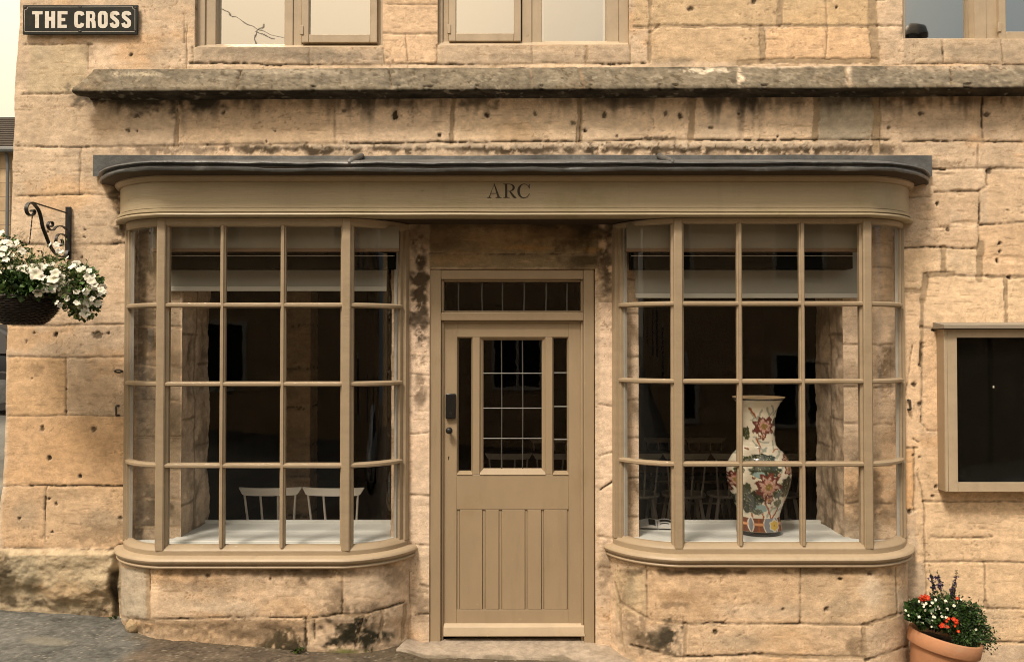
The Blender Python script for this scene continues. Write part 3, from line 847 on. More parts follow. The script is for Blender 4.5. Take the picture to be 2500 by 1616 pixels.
    mb.box(xa - .004, xb + .004, yk - .006, yk + .03, zbk - .021, zbk - .0005)
    mb.build('timber_strip', M['woodstrip'], bay, bevel=.002)
    mb = MB()
    mb.box(xa + .03, xb - .03, yk + .035, -.035, zbk - .115, zbk + .03)  # cassette made taller and black to stand in for shade above the blind
    bc = mb.build('cassette_shade_box', M['case_in'], bay)
    mb = MB()
    mb.box(xa + .03, xb - .03, yk + .031, yk + .0345, zbk - .0425, zbk - .040)
    mb.build('cassette_trim', M['sash'], bc)
    return bay

RISER = dict(base=STONE * (.95, .93, .90), rough=1.15, bedding=.1, joints=[
    (361, 1385, 362, 1512, 9, 'm'), (366, 1388, 367, 1510, 3, 'c'), (288, 1500, 340, 1512, 5, 'c'), (340, 1512, 372, 1516, 9, 'm'), (372, 1510, 560, 1509, 5, 'c'), (560, 1509, 740, 1507, 3, 'c'), (740, 1512, 835, 1500, 6, 'c'), (833, 1385, 835, 1500, 6, 'c'), (835, 1505, 900, 1500, 8, 'm'), (900, 1496, 990, 1470, 5, 'c'),
    (745, 1510, 748, 1600, 7, 'c'), (768, 1512, 770, 1560, 5, 'c'), (936, 1490, 930, 1570, 7, 'm'), (990, 1480, 986, 1560, 9, 'm'), (890, 1505, 870, 1580, 5, 'c'), (345, 1520, 350, 1560, 9, 'm'), (310, 1515, 330, 1545, 8, 'm'),
    (1005, 1400, 1004, 1470, 8, 'm'),
    (1576, 1380, 1577, 1506, 5, 'c'), (1954, 1385, 1953, 1523, 4, 'c'), (1500, 1420, 1512, 1470, 5, 't'), (1512, 1470, 1577, 1505, 4, 't'), (1577, 1508, 1672, 1522, 4, 'c'), (1672, 1522, 1954, 1523, 4, 'c'), (1954, 1523, 2130, 1526, 4, 't'), (2105, 1526, 2200, 1498, 6, 'm'),
    (1673, 1524, 1672, 1604, 8, 'm'), (2108, 1526, 2112, 1604, 8, 'm'), (1515, 1485, 1516, 1570, 6, 'm'), (1540, 1573, 1650, 1602, 8, 'c'), (1650, 1602, 1860, 1598, 6, 'c'), (1860, 1598, 2115, 1606, 8, 'm'), (2115, 1612, 2230, 1570, 7, 'c'), (2188, 1385, 2190, 1500, 4, 't')],
    tints=[(290, 1385, 358, 1510, (.42, .37, .29), .85), (840, 1385, 1005, 1500, STONE * 1.08, .6), (1500, 1385, 1575, 1500, (.50, .385, .24), .7), (1577, 1385, 1953, 1522, STONE * (.98, .88, .74), .6), (1955, 1385, 2190, 1524, STONE * (.95, .88, .74), .5), (1675, 1526, 2108, 1600, STONE * (1, .92, .8), .5), (370, 1515, 745, 1600, STONE * (.75, .70, .62), .7)],
    stains=[('blob', 868, 1556, 95, 62, 1.0, (.022, .020, .010), 16), ('blob', 702, 1572, 70, 44, .95, (.03, .027, .014), 14), ('blob', 600, 1545, 230, 30, .55, DARK * 2.5, 12), ('blob', 815, 1470, 46, 66, .6, DARK * 2.2, 9), ('blob', 905, 1490, 60, 20, .6, DARK * 2.4, 9), ('blob', 770, 1400, 120, 22, .8, DARK * 2.5, 22), ('blob', 590, 1396, 260, 14, .7, DARK * 3, 30), ('blob', 560, 1430, 240, 26, .35, DARK * 4, 30),
            ('soft', 560, 1480, 180, 24, .4, PALE), ('soft', 900, 1430, 70, 30, .4, PALE), ('blob', 960, 1410, 50, 40, .5, DARK * 3, 12), ('blob', 330, 1540, 40, 40, .7, DARK * 1.6, 14), ('soft', 700, 1480, 90, 30, .35, ORANGE), ('blob', 845, 1592, 60, 12, .7, (.16, .17, .05), 7),
            ('blob', 1620, 1556, 66, 48, .95, (.035, .030, .018), 13), ('blob', 1560, 1540, 50, 60, .55, DARK * 3, 10), ('blob', 1700, 1394, 220, 12, .85, DARK * 2, 24), ('blob', 2040, 1394, 160, 12, .7, DARK * 2.6, 24), ('blob', 1660, 1455, 110, 20, .5, (.22, .13, .055), 30), ('blob', 1650, 1475, 50, 14, .6, DARK * 4, 9), ('soft', 1720, 1490, 60, 26, .45, ORANGE * .75), ('soft', 1850, 1490, 180, 26, .4, PALE * .9),
            ('soft', 2130, 1450, 36, 60, .75, PALE), ('blob', 2050, 1480, 60, 30, .3, GREY, 14), ('soft', 1790, 1565, 90, 26, .4, GREY * 1.1), ('blob', 2090, 1580, 40, 30, .6, DARK * 3, 12), ('blob', 1530, 1440, 26, 60, .5, DARK * 3, 12), ('soft', 1545, 1430, 26, 50, .5, (.47, .40, .27))],
    holes=[(1747, 1542, 6), (2018, 1487, 5), (2052, 1412, 4), (1910, 1487, 4), (660, 1413, 3), (507, 1405, 5), (2125, 1400, 5)])

def build_riser(bay, plan, sill_y, seed):
    zsill = zat(sill_y, YF - .03) - .055
    q = np.concatenate([np.linspace(0, 1, 64), np.linspace(1, 2, 170)[1:], np.linspace(2, 3, 64)[1:]])
    zs = np.arange(-.22, zsill, .007)
    zs[-1] = zsill
    pts = np.array([plan.pt(float(a), .030) for a in q])
    tan = np.gradient(pts, axis=0)
    tan /= np.linalg.norm(tan, axis=1)[:, None]
    nor = np.stack([tan[:, 1], -tan[:, 0]], 1)
    X = np.repeat(pts[:, :1], len(zs), 1)
    Y = np.repeat(pts[:, 1:], len(zs), 1)
    Z = np.repeat(zs[None], len(q), 0)
    px, py = proj(X, Y, Z)
    h, col = stone_fields(px.ravel(), py.ravel(), RISER, 60)
    fx, fy = px.ravel(), py.ravel()
    low = ss(1505, 1540, fy)
    h += (.006 + .020 * low * (fx < 1200)) * fbm(fx / 60, fy / 40, seed, 5) - .012 * low * (fx < 1200)
    h = h.reshape(X.shape)
    X2, Y2 = X + h * nor[:, :1], Y + h * nor[:, 1:]
    return grid_mesh('stall_riser', np.stack([X2, Y2, Z], -1), col.reshape(*X.shape, 3), M['stone'], bay)

def strokes(mb, pts, w, y, taper=None):
    """flat ribbon of width w along pts (x,z) at depth y"""
    n = len(pts)
    L, Rr = [], []
    for i, p in enumerate(pts):
        a, b_ = pts[max(i - 1, 0)], pts[min(i + 1, n - 1)]
        d0 = Vector((p[0] - a[0], p[1] - a[1])); d1 = Vector((b_[0] - p[0], b_[1] - p[1]))
        d0 = d0.normalized() if d0.length > 1e-9 else d1.normalized()
        d1 = d1.normalized() if d1.length > 1e-9 else d0
        t = (d0 + d1).normalized()
        k = 1 / max(.5, t.dot(d1))
        ww = (taper[i] if taper else w) / 2 * k
        L.append((p[0] - t.y * ww, y, p[1] + t.x * ww)); Rr.append((p[0] + t.y * ww, y, p[1] - t.x * ww))
    mb.add(L + Rr, [(i, i + 1, n + i + 1, n + i) for i in range(n - 1)])

def build_fascia(parent):
    z0, z1 = zat(508, YF - .05), zat(445, YF - .05)
    mb = MB()
    FA.sweep(mb, [(-.03, z0), (.052, z0), (.0515, z0 + .05), (.0515, z1 - .05), (.052, z1), (-.03, z1)], wob=.0006, nf=50)
    fa = mb.build('fascia', M['paint_fascia_sheen'], parent)
    # mouldings below: a flat fillet and a bead
    mb = MB()
    FA.sweep(mb, [(-.03, ZS), (.066, ZS), (.074, ZS + .004), (.077, ZS + .010), (.074, ZS + .016), (.066, ZS + .020), (.050, ZS + .0205), (.050, ZS + .0265), (.064, ZS + .0275), (.064, z0 - .007), (.050, z0 - .006), (.049, z0 - .0005), (-.03, z0 - .0005)], wob=.0012, nf=60, n=22)
    mb.build('bead_moulding', M['paint_fascia_sheen'], fa)
    # cornice moulding and soffit
    mb = MB()
    FA.sweep(mb, [(-.03, z1 + .0005), (.056, z1 + .0005), (.066, z1 + .003), (.074, z1 + .010), (.078, z1 + .018), (.084, z1 + .022), (.084, z1 + .03), (-.03, z1 + .03)], n=22, nf=40)
    mb.build('cornice_moulding', M['paint_door'], fa)
    zl = 2.790
    mb = MB()
    FA.sweep(mb, [(-.03, z1 + .0305), (.086, z1 + .0305), (.150, zl - .004), (.158, zl - .004), (.160, zl + .012), (-.03, zl + .03)], n=22, nf=40)
    mb.build('cornice_soffit', M['soffit'], fa)
    # lead roof: sloping sheet, rolled edge and the flashing on the wall
    zt = 2.826
    mb = MB()
    qs = FA.qs(0, 3, 24, 90)
    rings = []
    prof = [(-.06, zl + .004), (.150, zl + .002), (.160, zl - .008), (.166, zl - .010), (.171, zl - .004), (.172, zl + .006), (.166, zl + .011), (.152, zl + .013), (.150, zl + .026), (.170, zl + .029), (.178, zl + .033), (.176, zl + .041), (.12, zt + .020)]
    for q in qs:
        r = []
        for o, z in prof:
            x, y = FA.pt(q, o)
            w = .017 * float(fbm(np.array([x * 1.7]), np.array([.7]), 3, 3)[0]) * (1 if o > .14 else .2)
            w2 = .013 * float(fbm(np.array([x * 7.]), np.array([z * 30]), 4, 3)[0])
            r.append((x, y, z + w + w2 * (o > .15)))
        x, y = r[-1][0], r[-1][1]
        for k in (.35, .7, 1.0):
            yy = y + (-.012 - y) * k if y < -.012 else y
            r.append((x, yy, r[12][2] + (2.950 - r[12][2]) * max(0, (yy - y) / .45)))
        rings.append(r)
    mb.rings(rings, cap=True, close=False)
    lead = mb.build('lead_roof', M['lead'], fa, smooth=50)
    mb = MB()
    xa, xb = P(229, 400, -.02).x, P(2273, 400, -.02).x
    za, zb_ = zat(431, -.02), zat(379, -.02)
    n = 120
    top, bot = [], []
    for i in range(n + 1):
        x = xa + (xb - xa) * i / n
        top.append((x, zb_ + .010 * float(fbm(np.array([x * 3.]), np.array([.2]), 9, 4)[0]) + .003 * math.sin(x * 1.5)))
        bot.append((x, za))
    mb.rings([[(a[0], -.016, a[1]), (a[0], -.030, a[1] - .003), (b_[0], -.032, b_[1]), (b_[0], -.016, b_[1])] for a, b_ in zip(top, bot)])
    mb.build('lead_flashing', M['lead'], fa, smooth=50)
    for sx in (870, 1622):
        x = xat(sx, 388, -.2)
        mb = MB()
        mb.tube([(x, -.03, 2.950), (x, -.2, 2.898), (x + .003, -.38, 2.846), (x + .004, -.428, 2.829), (x + .004, -.445, 2.822)], [.017, .017, .016, .014, .006], 12)
        mb.build('lead_roll', M['lead'], fa, smooth=60)
    mb = MB()
    mb.prism([FA.pt(q, -.031) for q in FA.qs()], ZS + .0005, ZS + .014, 'z')
    mb.build('soffit_board', M['soffit'], fa)
    # painted lettering A R C (photo pixels on the fascia face)
    yf = YF - .052
    def lp(zx, zy, k=0):
        p = P(1160 + zx / 13.239, 430 + zy / 13.239, yf - .0012)
        return (p.x, p.z)
    mb = MB()
    cnt = [0]
    def poly(*pts):
        cnt[0] += 1
        y = yf - .0012 - .00004 * cnt[0]
        q = [lp(*p) for p in pts]
        mb.add([(x, y, z) for x, z in q], [tuple(range(len(q)))])
    def ser(xl, xr, x0, x1, yb, up=True):
        s = -1 if up else 1
        poly((xl, yb), (xr, yb), (xr, yb + s * 9), (x1 + 16, yb + s * 18), (x1, yb + s * 44), (x0, yb + s * 44), (x0 - 16, yb + s * 18), (xl, yb + s * 9))
    # A
    poly((600, 250), (628, 250), (800, 690), (722, 690)); poly((592, 352), (614, 262), (470, 690), (440, 690)); poly((500, 552), (672, 552), (676, 574), (494, 574))
    poly((382, 712), (528, 712), (520, 698), (472, 680), (440, 680), (400, 698)); poly((648, 712), (862, 712), (852, 698), (800, 676), (722, 676), (664, 698))
    # R
    poly((966, 270), (1038, 270), (1038, 695), (966, 695)); ser(906, 1118, 966, 1038, 712); poly((905, 253), (1040, 253), (1040, 275), (960, 285), (908, 268))
    out = [(1038, 253), (1130, 255), (1200, 272), (1250, 302), (1280, 350), (1282, 400), (1258, 450), (1210, 480), (1150, 500), (1038, 502)]
    inn = [(1038, 272), (1110, 274), (1155, 288), (1190, 315), (1210, 355), (1208, 405), (1190, 440), (1160, 465), (1120, 482), (1038, 486)]
    for i in range(len(out) - 1):
        poly(out[i], out[i + 1], inn[i + 1], inn[i])
    poly((1096, 496), (1150, 494), (1290, 660), (1338, 700), (1336, 712), (1262, 716), (1222, 690)); 
    # C
    out = [(1762, 410), (1735, 345), (1700, 300), (1650, 268), (1590, 250), (1520, 262), (1450, 300), (1395, 360), (1366, 430), (1362, 510), (1380, 590), (1420, 655), (1480, 700), (1560, 724), (1630, 715), (1690, 680), (1735, 630), (1768, 565)]
    inn = [(1745, 405), (1715, 345), (1685, 310), (1645, 284), (1590, 268), (1545, 280), (1500, 310), (1470, 360), (1450, 430), (1444, 500), (1456, 580), (1482, 640), (1525, 680), (1580, 696), (1635, 688), (1682, 658), (1720, 612), (1748, 560)]
    for i in range(len(out) - 1):
        poly(out[i], out[i + 1], inn[i + 1], inn[i])
    poly((1740, 268), (1762, 258), (1762, 415), (1748, 408), (1725, 330))
    mb.build('lettering', M['ink'], fa, recalc=False, smooth=0)
    return fa

def build_door(parent):
    # frame: jambs, head and transom
    def q(zx, zy):
        return 1040 + zx / 2.852, 640 + zy / 2.852
    yf = .012
    pt = lambda zx, zy, Y=yf: P(*q(zx, zy), Y)
    xl, xr, zt = pt(18, 900).x, pt(1172, 900).x, pt(100, 50).z
    il, ir = pt(104, 900).x, pt(1098, 900).x
    ftop, fbot, tb = pt(500, 120).z, pt(500, 350).z, pt(500, 408).z
    z0 = .055
    mb = MB()
    mb.box(xl, il, yf, .16, z0, zt); mb.box(ir, xr, yf, .16, z0, zt)
    mb.box(il, ir, yf + .002, .16, ftop, zt - .002); mb.box(il, ir, yf + .002, .16, tb, fbot)
    fr = mb.build('door_frame', M['paint_door'], parent, bevel=.005)
    mb = MB()
    for a, b_ in ((il, il + .014), (ir - .014, ir)):
        mb.box(a, b_, yf + .022, .12, z0, tb)
        mb.box(a, b_, yf + .022, .12, fbot, ftop)
    mb.box(il + .014, ir - .014, yf + .0222, .12, tb - .012, tb); mb.box(il + .014, ir - .014, yf + .0222, .12, ftop - .012, ftop); mb.box(il + .014, ir - .014, yf + .0222, .12, fbot, fbot + .010)
    mb.build('frame_bead', M['paint_door'], fr, bevel=.004)
    mb = MB()
    mb.add([(il, .075, fbot), (ir, .075, fbot), (ir, .077, ftop), (il, .077, ftop)], [(0, 1, 2, 3)])
    mb.build('fanlight_pane', M['glass'], fr, recalc=False)
    for zx in (228, 392, 533, 685, 838, 985):
        mb = MB()
        x = pt(zx, 240, .07).x
        mb.tube([(x + random.uniform(-.003, .003), .072, fbot), (x + random.uniform(-.003, .003), .070, (fbot + ftop) / 2), (x, .072, ftop)], .0045, 6)
        mb.build('lead_came', M['lead_came'], fr)
    # the leaf
    yd = .050
    d = lambda zx, zy: pt(zx, zy, yd)
    l, r_, top = d(117, 900).x, d(1090, 900).x, d(500, 422).z
    bot = P(1250, 1553, yd).z
    gl = [(d(216, 0).x, d(325, 0).x), (d(374, 0).x, d(832, 0).x), (d(880, 0).x, d(992, 0).x)]
    gt, gb = d(0, 522).z, d(0, 1478).z
    mb = MB()
    e = .0
    mb.box(l, gl[0][0], yd, .09, bot, top); mb.box(gl[2][1], r_, yd, .09, bot, top)
    mb.box(gl[0][0], gl[2][1], yd + .0006, .09, gt, top - .0005)
    mb.box(gl[0][1], gl[1][0], yd, .09, gb, gt); mb.box(gl[1][1], gl[2][0], yd, .09, gb, gt)
    zp1 = P(1250, 1056 + 515 / 2.75, yd).z; zp0 = P(1250, 1056 + 1187 / 2.75, yd).z
    mb.box(gl[0][0], gl[2][1], yd + .0006, .09, zp1, gb); mb.box(gl[0][0], gl[2][1], yd + .0006, .09, bot, zp0)
    door = mb.build('door', M['paint_door'], parent, bevel=.002)
    # glazing beads with a sloping bottom
    mb = MB()
    for k, (a, b_) in enumerate(gl):
        w, hb = (.022, .034) if k == 1 else (.009, .020)
        prof = lambda x, s: [(x, yd + .001), (x + s * w * .35, yd + .012), (x + s * w * .45, yd + .012), (x + s * w, yd + .024), (x + s * w, .085), (x, .085)]
        mb.prism(prof(a, 1), gb, gt, 'z'); mb.prism(prof(b_, -1), gb, gt, 'z')
        mb.rings([[(x, yd - .004, gb), (x, yd + .026, gb + hb), (x, .084, gb + hb), (x, .084, gb)] for x in (a + .001, b_ - .001)])
        mb.rings([[(x, yd + .001, gt), (x, .084, gt), (x, .084, gt - w * .8), (x, yd + .022, gt - w * .8), (x, yd + .010, gt - w * .4)] for x in (a + .001, b_ - .001)])
    mb.build('glazing_bead', M['paint_door'], door)
    mb = MB()
    for a, b_ in gl:
        mb.add([(a, .080, gb), (b_, .080, gb), (b_, .081, gt), (a, .081, gt)], [(0, 1, 2, 3)])
    mb.build('glass_pane', M['glass'], door, recalc=False)
    cames = []
    for zx in (525, 672):
        x = d(zx, 900).x
        cames.append(([(x, .077, gb), (x + .002, .077, (gb + gt) / 2), (x, .077, gt)], .0040))
    for zy in (775, 1018, 1230):
        z = d(600, zy).z
        cames.append(([(gl[1][0], .075, z), (gl[1][1], .075, z)], .0036))
    for zy in (772, 1008, 1238):
        z = d(600, zy).z
        cames.append(([(gl[2][0], .075, z), (gl[2][1], .075, z)], .0052))
    for pts, r in cames:
        mb = MB()
        mb.tube(pts, r, 6)
        mb.build('lead_came', M['lead_came'], door)
    # lower panels: flush boards and narrow muntins with open beads between
    g = lambda zx: P(800 + zx / 2.75, 1300, yd).x
    xs = [gl[0][0], g(867), g(887), g(1040), g(1058), g(1150), g(1170), g(1325), g(1340), g(1435), g(1452), g(1608), g(1625), gl[2][1]]
    mb = MB()
    for k in range(len(xs) - 1):
        if xs[k + 1] - xs[k] < .004:
            continue
        bead = (xs[k + 1] - xs[k]) < .02
        y = yd + (.008 if bead else (.0015 if k % 4 == 2 else .001))
        gap = .0018
        mb.box(xs[k] + gap, xs[k + 1] - gap, y, .085, zp0 + .001, zp1 - .001)
    mb.build('panel', M['paint_door'], door, bevel=.0012)
    mb = MB()
    mb.box(gl[0][0], gl[2][1], yd + .012, .086, zp0, zp1)
    mb.build('panel_backing', M['paint_door'], door)
    mb = MB()
    a, b_ = P(800 + 777 / 2.75, 1540, .02).x, P(800 + 1732 / 2.75, 1540, .02).x
    zt_, zm, zb_ = P(1250, 1521, .05).z, P(1250, 1530, .02).z, P(1250, 1552.5, .015).z
    mb.prism([(.060, zt_ + .004), (.046, zt_), (.020, zm), (.012, zb_ + .01), (.012, zb_), (.060, zb_)], a, b_, 'x')
    mb.build('weatherboard', mat('lit_weatherboard_paint', (.46, .37, .26), .5, .1, 6, 45, .001, dirt=(.33, .26, .17), dscale=6), door, bevel=.002)  # paint lightened for the light its slope catches
    # furniture
    mb = MB()
    p0, p1 = d(138, 1088), d(208, 914)
    mb.box(p0.x, p1.x, yd - .024, yd - .0005, p0.z, p1.z)
    kp = mb.build('keypad', mat('black_plastic', (.008, .008, .009), .25, .1, 10, 0, 0), door, bevel=.006, seg=3)
    mb = MB()
    c = d(173, 1048)
    n = 20
    mb.rings([[(c.x + r * math.cos(2 * math.pi * k / n), yd - .0247, c.z + r * math.sin(2 * math.pi * k / n)) for k in range(n)] for r in (.0046, .0056)], cap=False)
    mb.build('ring_mark', M['lead_came'], kp)
    mb = MB()
    c = d(163, 1168)
    mb.lathe([(.003, 0), (.016, .001), (.018, .004), (.008, .008), (.007, .022), (.013, .026), (.0185, .034), (.0195, .042), (.016, .050), (.009, .054), (.002, .055)], n=24)
    mb.v = [(c.x + x, yd - z, c.z + y) for x, y, z in mb.v]
    mb.build('door_knob', M['iron'], door, smooth=60)
    mb = MB()
    c = d(158, 1360)
    mb.prism([(c.x + .0036 * math.cos(t), c.z + .004 + .0042 * math.sin(t)) for t in np.linspace(-.9, 4.04, 12)] + [(c.x - .003, c.z - .011), (c.x + .002, c.z - .011)], yd - .0015, yd + .001)
    mb.build('keyhole', M['iron'], door, smooth=0)
    return door

def frame_rect(mb, x0, x1, z0, z1, w, y0, y1, wb=None):
    wb = wb or w
    mb.box(x0, x0 + w, y0, y1, z0, z1); mb.box(x1 - w, x1, y0, y1, z0, z1)
    mb.box(x0 + w, x1 - w, y0 + .0015, y1, z1 - w, z1); mb.box(x0 + w, x1 - w, y0 + .0015, y1, z0, z0 + wb)

def build_upper_window(parent, op, fixed, mull, case, by, cby, name='upper_window'):
    """fixed (x0,x1) pane and case (x0,x1) opening light in photo pixels; mull (x0,x1)"""
    x0, x1, z0, z1 = OPEN[op]
    yf = .035
    X = lambda x: xat(x, by, yf)
    zb = zat(by, yf)
    mb = MB()
    m0, m1 = X(mull[0]), X(mull[1])
    jl = (X(fixed[0]) - x0) if fixed[0] < case[0] else (X(case[0]) - x0)
    jr = (x1 - X(case[1])) if fixed[0] < case[0] else (x1 - X(fixed[1]))
    mb.box(x0, x0 + jl * .45, yf, .14, z0, z1); mb.box(x0 + jl * .45, x0 + jl, yf + .012, .14, z0, z1)
    mb.box(x1 - jr * .45, x1, yf, .14, z0, z1); mb.box(x1 - jr, x1 - jr * .45, yf + .012, .14, z0, z1)
    mb.box(m0, m0 + (m1 - m0) * .5, yf + .001, .14, z0, z1 - .05); mb.box(m0 + (m1 - m0) * .5, m1, yf + .008, .14, z0, z1 - .05)
    mb.box(x0 + jl, x1 - jr, yf + .013, .14, z1 - .05, z1)
    # sloping sill board
    mb.rings([[(x, yf - .02, z0), (x, yf - .02, z0 + .006), (x, yf + .02, zb - .002), (x, .14, zb), (x, .14, z0)] for x in (x0 + .001, x1 - .001)])
    w = mb.build(name, M['paint_win'], parent, bevel=.003)
    mb = MB()
    f0, f1 = X(fixed[0]), X(fixed[1])
    mb.add([(f0, .10, zb), (f1, .1006, zb), (f1, .102, z1), (f0, .1014, z1)], [(0, 1, 2, 3)])
    mb.build('glass_pane', M['glass_up'], w, recalc=False)
    mb = MB()
    frame_rect(mb, f0, f1, zb - .001, z1 - .05, .016, .105, .13)
    mb.build('inner_sash', M['sash'], w)
    yc = .018
    c0, c1 = xat(case[0], by, yc), xat(case[1], by, yc)
    zc = zat(cby, yc)
    mb = MB()
    frame_rect(mb, c0, c1, zc, z1 - .06, .043, yc, .06, .048)
    cs = mb.build('casement', M['paint_win'], w, bevel=.003)
    mb = MB()
    mb.add([(c0 + .02, .045, zc + .02), (c1 - .02, .046, zc + .02), (c1 - .02, .049, z1 - .07), (c0 + .02, .048, z1 - .07)], [(0, 1, 2, 3)])
    mb.build('casement_pane', M['glass_up'], cs, recalc=False)
    mb = MB()
    mb.box(c0 - .008, c0 + .012, yc - .006, yc + .01, zc + .045, zc + .10)
    mb.build('hinge', M['paint_win'], cs, bevel=.002)
    return w
# ------------------------------------------------------------------ street sign (photo pixels of the enamel plate)
def build_sign():
    yw = -.028
    def sp(zx, zy):
        p = P(40 + zx / 7.447, zy / 7.447, yw)
        return (p.x, p.z)
    c = P(40 + 1155 / 7.447, 363 / 7.447, yw)
    root = empty('street_sign', 'black enamel street sign reading THE CROSS in white capitals, screwed high on the corner stones', 'street sign', c)
    off = lambda mb: setattr(mb, 'v', [(x - c.x, y - c.y, z - c.z) for x, y, z in mb.v]) or mb
    mb = MB()
    q = [sp(112, 632), sp(2203, 632), sp(2212, 96), sp(118, 96)]
    mb.prism(q, yw, yw + .012)
    off(mb).build('plate', M['black'], root, bevel=.003)
    y = yw - .0009
    mb = MB()
    for a, b_ in (((205, 135), (1130, 135)), ((1190, 135), (2120, 132)), ((150, 180), (142, 575)), ((150, 582), (1125, 584)), ((1190, 584), (2150, 582)), ((2156, 195), (2156, 560))):
        strokes(mb, [sp(*a), sp(*b_)], .0017, y)
    for cx, cy, a0 in ((160, 145, -.2), (2156, 140, 1.4)):
        strokes(mb, [sp(cx + 45 * math.cos(a0 + t), cy + 38 * math.sin(a0 + t)) for t in np.linspace(0, 1.8, 7)], .0017, y)
    off(mb).build('border_line', M['enamel'], root, recalc=False, smooth=0)
    k = [0]
    mb = MB()
    W = 72 / 7.447 / 420.5
    def st(pts, w=W):
        k[0] += 1
        strokes(mb, [sp(*p) for p in pts], w, y - .00005 * k[0])
    def fl(*pts):
        k[0] += 1
        q = [sp(*p) for p in pts]
        mb.add([(a, y - .00005 * k[0], b_) for a, b_ in q], [tuple(range(len(q)))])
    w2 = 60 / 7.447 / 420.5
    st([(288, 240), (478, 240)], w2); st([(378, 212), (376, 516)])
    st([(558, 212), (556, 518)]); st([(672, 212), (670, 518)]); st([(556, 350), (672, 350)], W)
    st([(786, 212), (784, 518)]); st([(760, 240), (932, 240)], w2); st([(770, 365), (890, 365)], w2); st([(760, 488), (918, 488)], w2)
    st([(1208, 290), (1196, 256), (1165, 243), (1120, 243), (1092, 262), (1086, 300), (1086, 430), (1094, 468), (1122, 485), (1162, 485), (1192, 468), (1205, 430)], W * .96)
    st([(1304, 212), (1302, 516)]); st([(1300, 238), (1385, 240), (1404, 260), (1408, 300), (1402, 345), (1380, 366), (1310, 368)], W * .8); st([(1382, 372), (1406, 410), (1412, 516)], W)
    st([(1574, 243), (1540, 246), (1522, 268), (1518, 300), (1518, 430), (1524, 464), (1545, 484), (1574, 487), (1604, 484), (1624, 464), (1630, 430), (1630, 300), (1626, 268), (1606, 246), (1570, 243)], W * .96)
    for dx in (0, 214):
        st([(1846 + dx, 285), (1838 + dx, 258), (1815 + dx, 243), (1770 + dx, 243), (1744 + dx, 258), (1736 + dx, 285), (1742 + dx, 315), (1770 + dx, 340), (1810 + dx, 370), (1834 + dx, 395), (1840 + dx, 430), (1834 + dx, 465), (1808 + dx, 484), (1770 + dx, 485), (1742 + dx, 468), (1730 + dx, 425)], W * .96)
    off(mb).build('lettering', M['enamel'], root, recalc=False, smooth=0)
    mb = MB()
    for zx, zy in ((1165, 135), (1158, 575), (160, 140), (2160, 558), (2165, 150)):
        x, z = sp(zx, zy)
        mb.v += []
        n0 = len(mb.v)
        mb.lathe([(.006, 0), (.0055, .002), (.003, .0035), (.0005, .0037)], n=12)
        mb.v[n0:] = [(x + a, yw - .0005 - cc, z + b_) for a, b_, cc in mb.v[n0:]]
    off(mb).build('screw', M['rust'], root)

# ------------------------------------------------------------------ bracket, basket
def leafbits(mb, n, sample, size, cols, asp=.45, droop=0):
    for _ in range(n):
        p, out = sample()
        s = size * random.uniform(.55, 1.3)
        d = (Vector(out).normalized() + Vector((random.gauss(0, .7), random.gauss(0, .7), random.gauss(0, .7) - droop))).normalized()
        up = Vector((random.gauss(0, 1), random.gauss(0, 1), random.gauss(0, 1)))
        a = d.cross(up).normalized() * s * asp
        nrm = a.cross(d).normalized() * s * .12
        p = Vector(p)
        c = random.choice(cols)
        k = random.uniform(.7, 1.35)
        mb.cur = (c[0] * k, c[1] * k, c[2] * k)
        mb.add([p, p + d * s * .5 + a + nrm, p + d * s, p + d * s * .5 - a + nrm], [(0, 1, 2), (0, 2, 3)])

def blobsample(c, r, shell=.45):
    c, r = Vector(c), r if isinstance(r, tuple) else (r, r, r)
    def f():
        while True:
            d = Vector((random.gauss(0, 1), random.gauss(0, 1), random.gauss(0, 1)))
            if d.length > .01:
                d.normalize()
                break
        k = 1 - shell * random.random() ** 1.5
        return c + Vector((d.x * r[0], d.y * r[1], d.z * r[2])) * k, d
    return f

def flower_mesh(name, lobes, col, eye, r=1, cup=.25, seed=1):
    rnd = random.Random(seed)
    me = MB()
    n = lobes * 5
    me.cur = eye
    vs, rings = [(0, 0, -cup * .8)], []
    cols = [eye]
    for k, (rr, zz) in enumerate(((.22, -cup * .45), (.62, 0.02), (1.0, -.05))):
        for i in range(n):
            a = 2 * math.pi * i / n
            lob = 1 - (.22 if k == 2 else .06 * k) * (abs(math.cos(lobes * a / 2)) ** 3)
            q = rr * lob * (1 + rnd.uniform(-.05, .05) * k)
            vs.append((q * math.cos(a), q * math.sin(a), zz + rnd.uniform(-.07, .07) * k))
            cols.append(eye if k == 0 else col)
    fs = [(0, 1 + i, 1 + (i + 1) % n) for i in range(n)]
    for k in range(2):
        for i in range(n):
            j_ = (i + 1) % n
            fs.append((1 + k * n + i, 1 + (k + 1) * n + i, 1 + (k + 1) * n + j_, 1 + k * n + j_))
    m = bpy.data.meshes.new(name)
    m.from_pydata([(a * r, b_ * r, c * r) for a, b_, c in vs], [], fs)
    at = m.color_attributes.new('Col', 'FLOAT_COLOR', 'POINT')
    at.data.foreach_set('color', np.array([(*c, 1) for c in cols], dtype=np.float32).ravel())
    m.materials.append(M['petal'])
    m.shade_smooth()
    return m

def place_flower(me, name, parent, loc, facing, s, base):
    o = bpy.data.objects.new(name, me)
    put(o, parent)
    o.location = Vector(loc) - Vector(base)
    o.rotation_euler = Vector(facing).to_track_quat('Z', 'Y').to_euler()
    o.rotation_euler.rotate_axis('Z', random.uniform(0, 6.28))
    o.scale = (s, s, s)
    return o

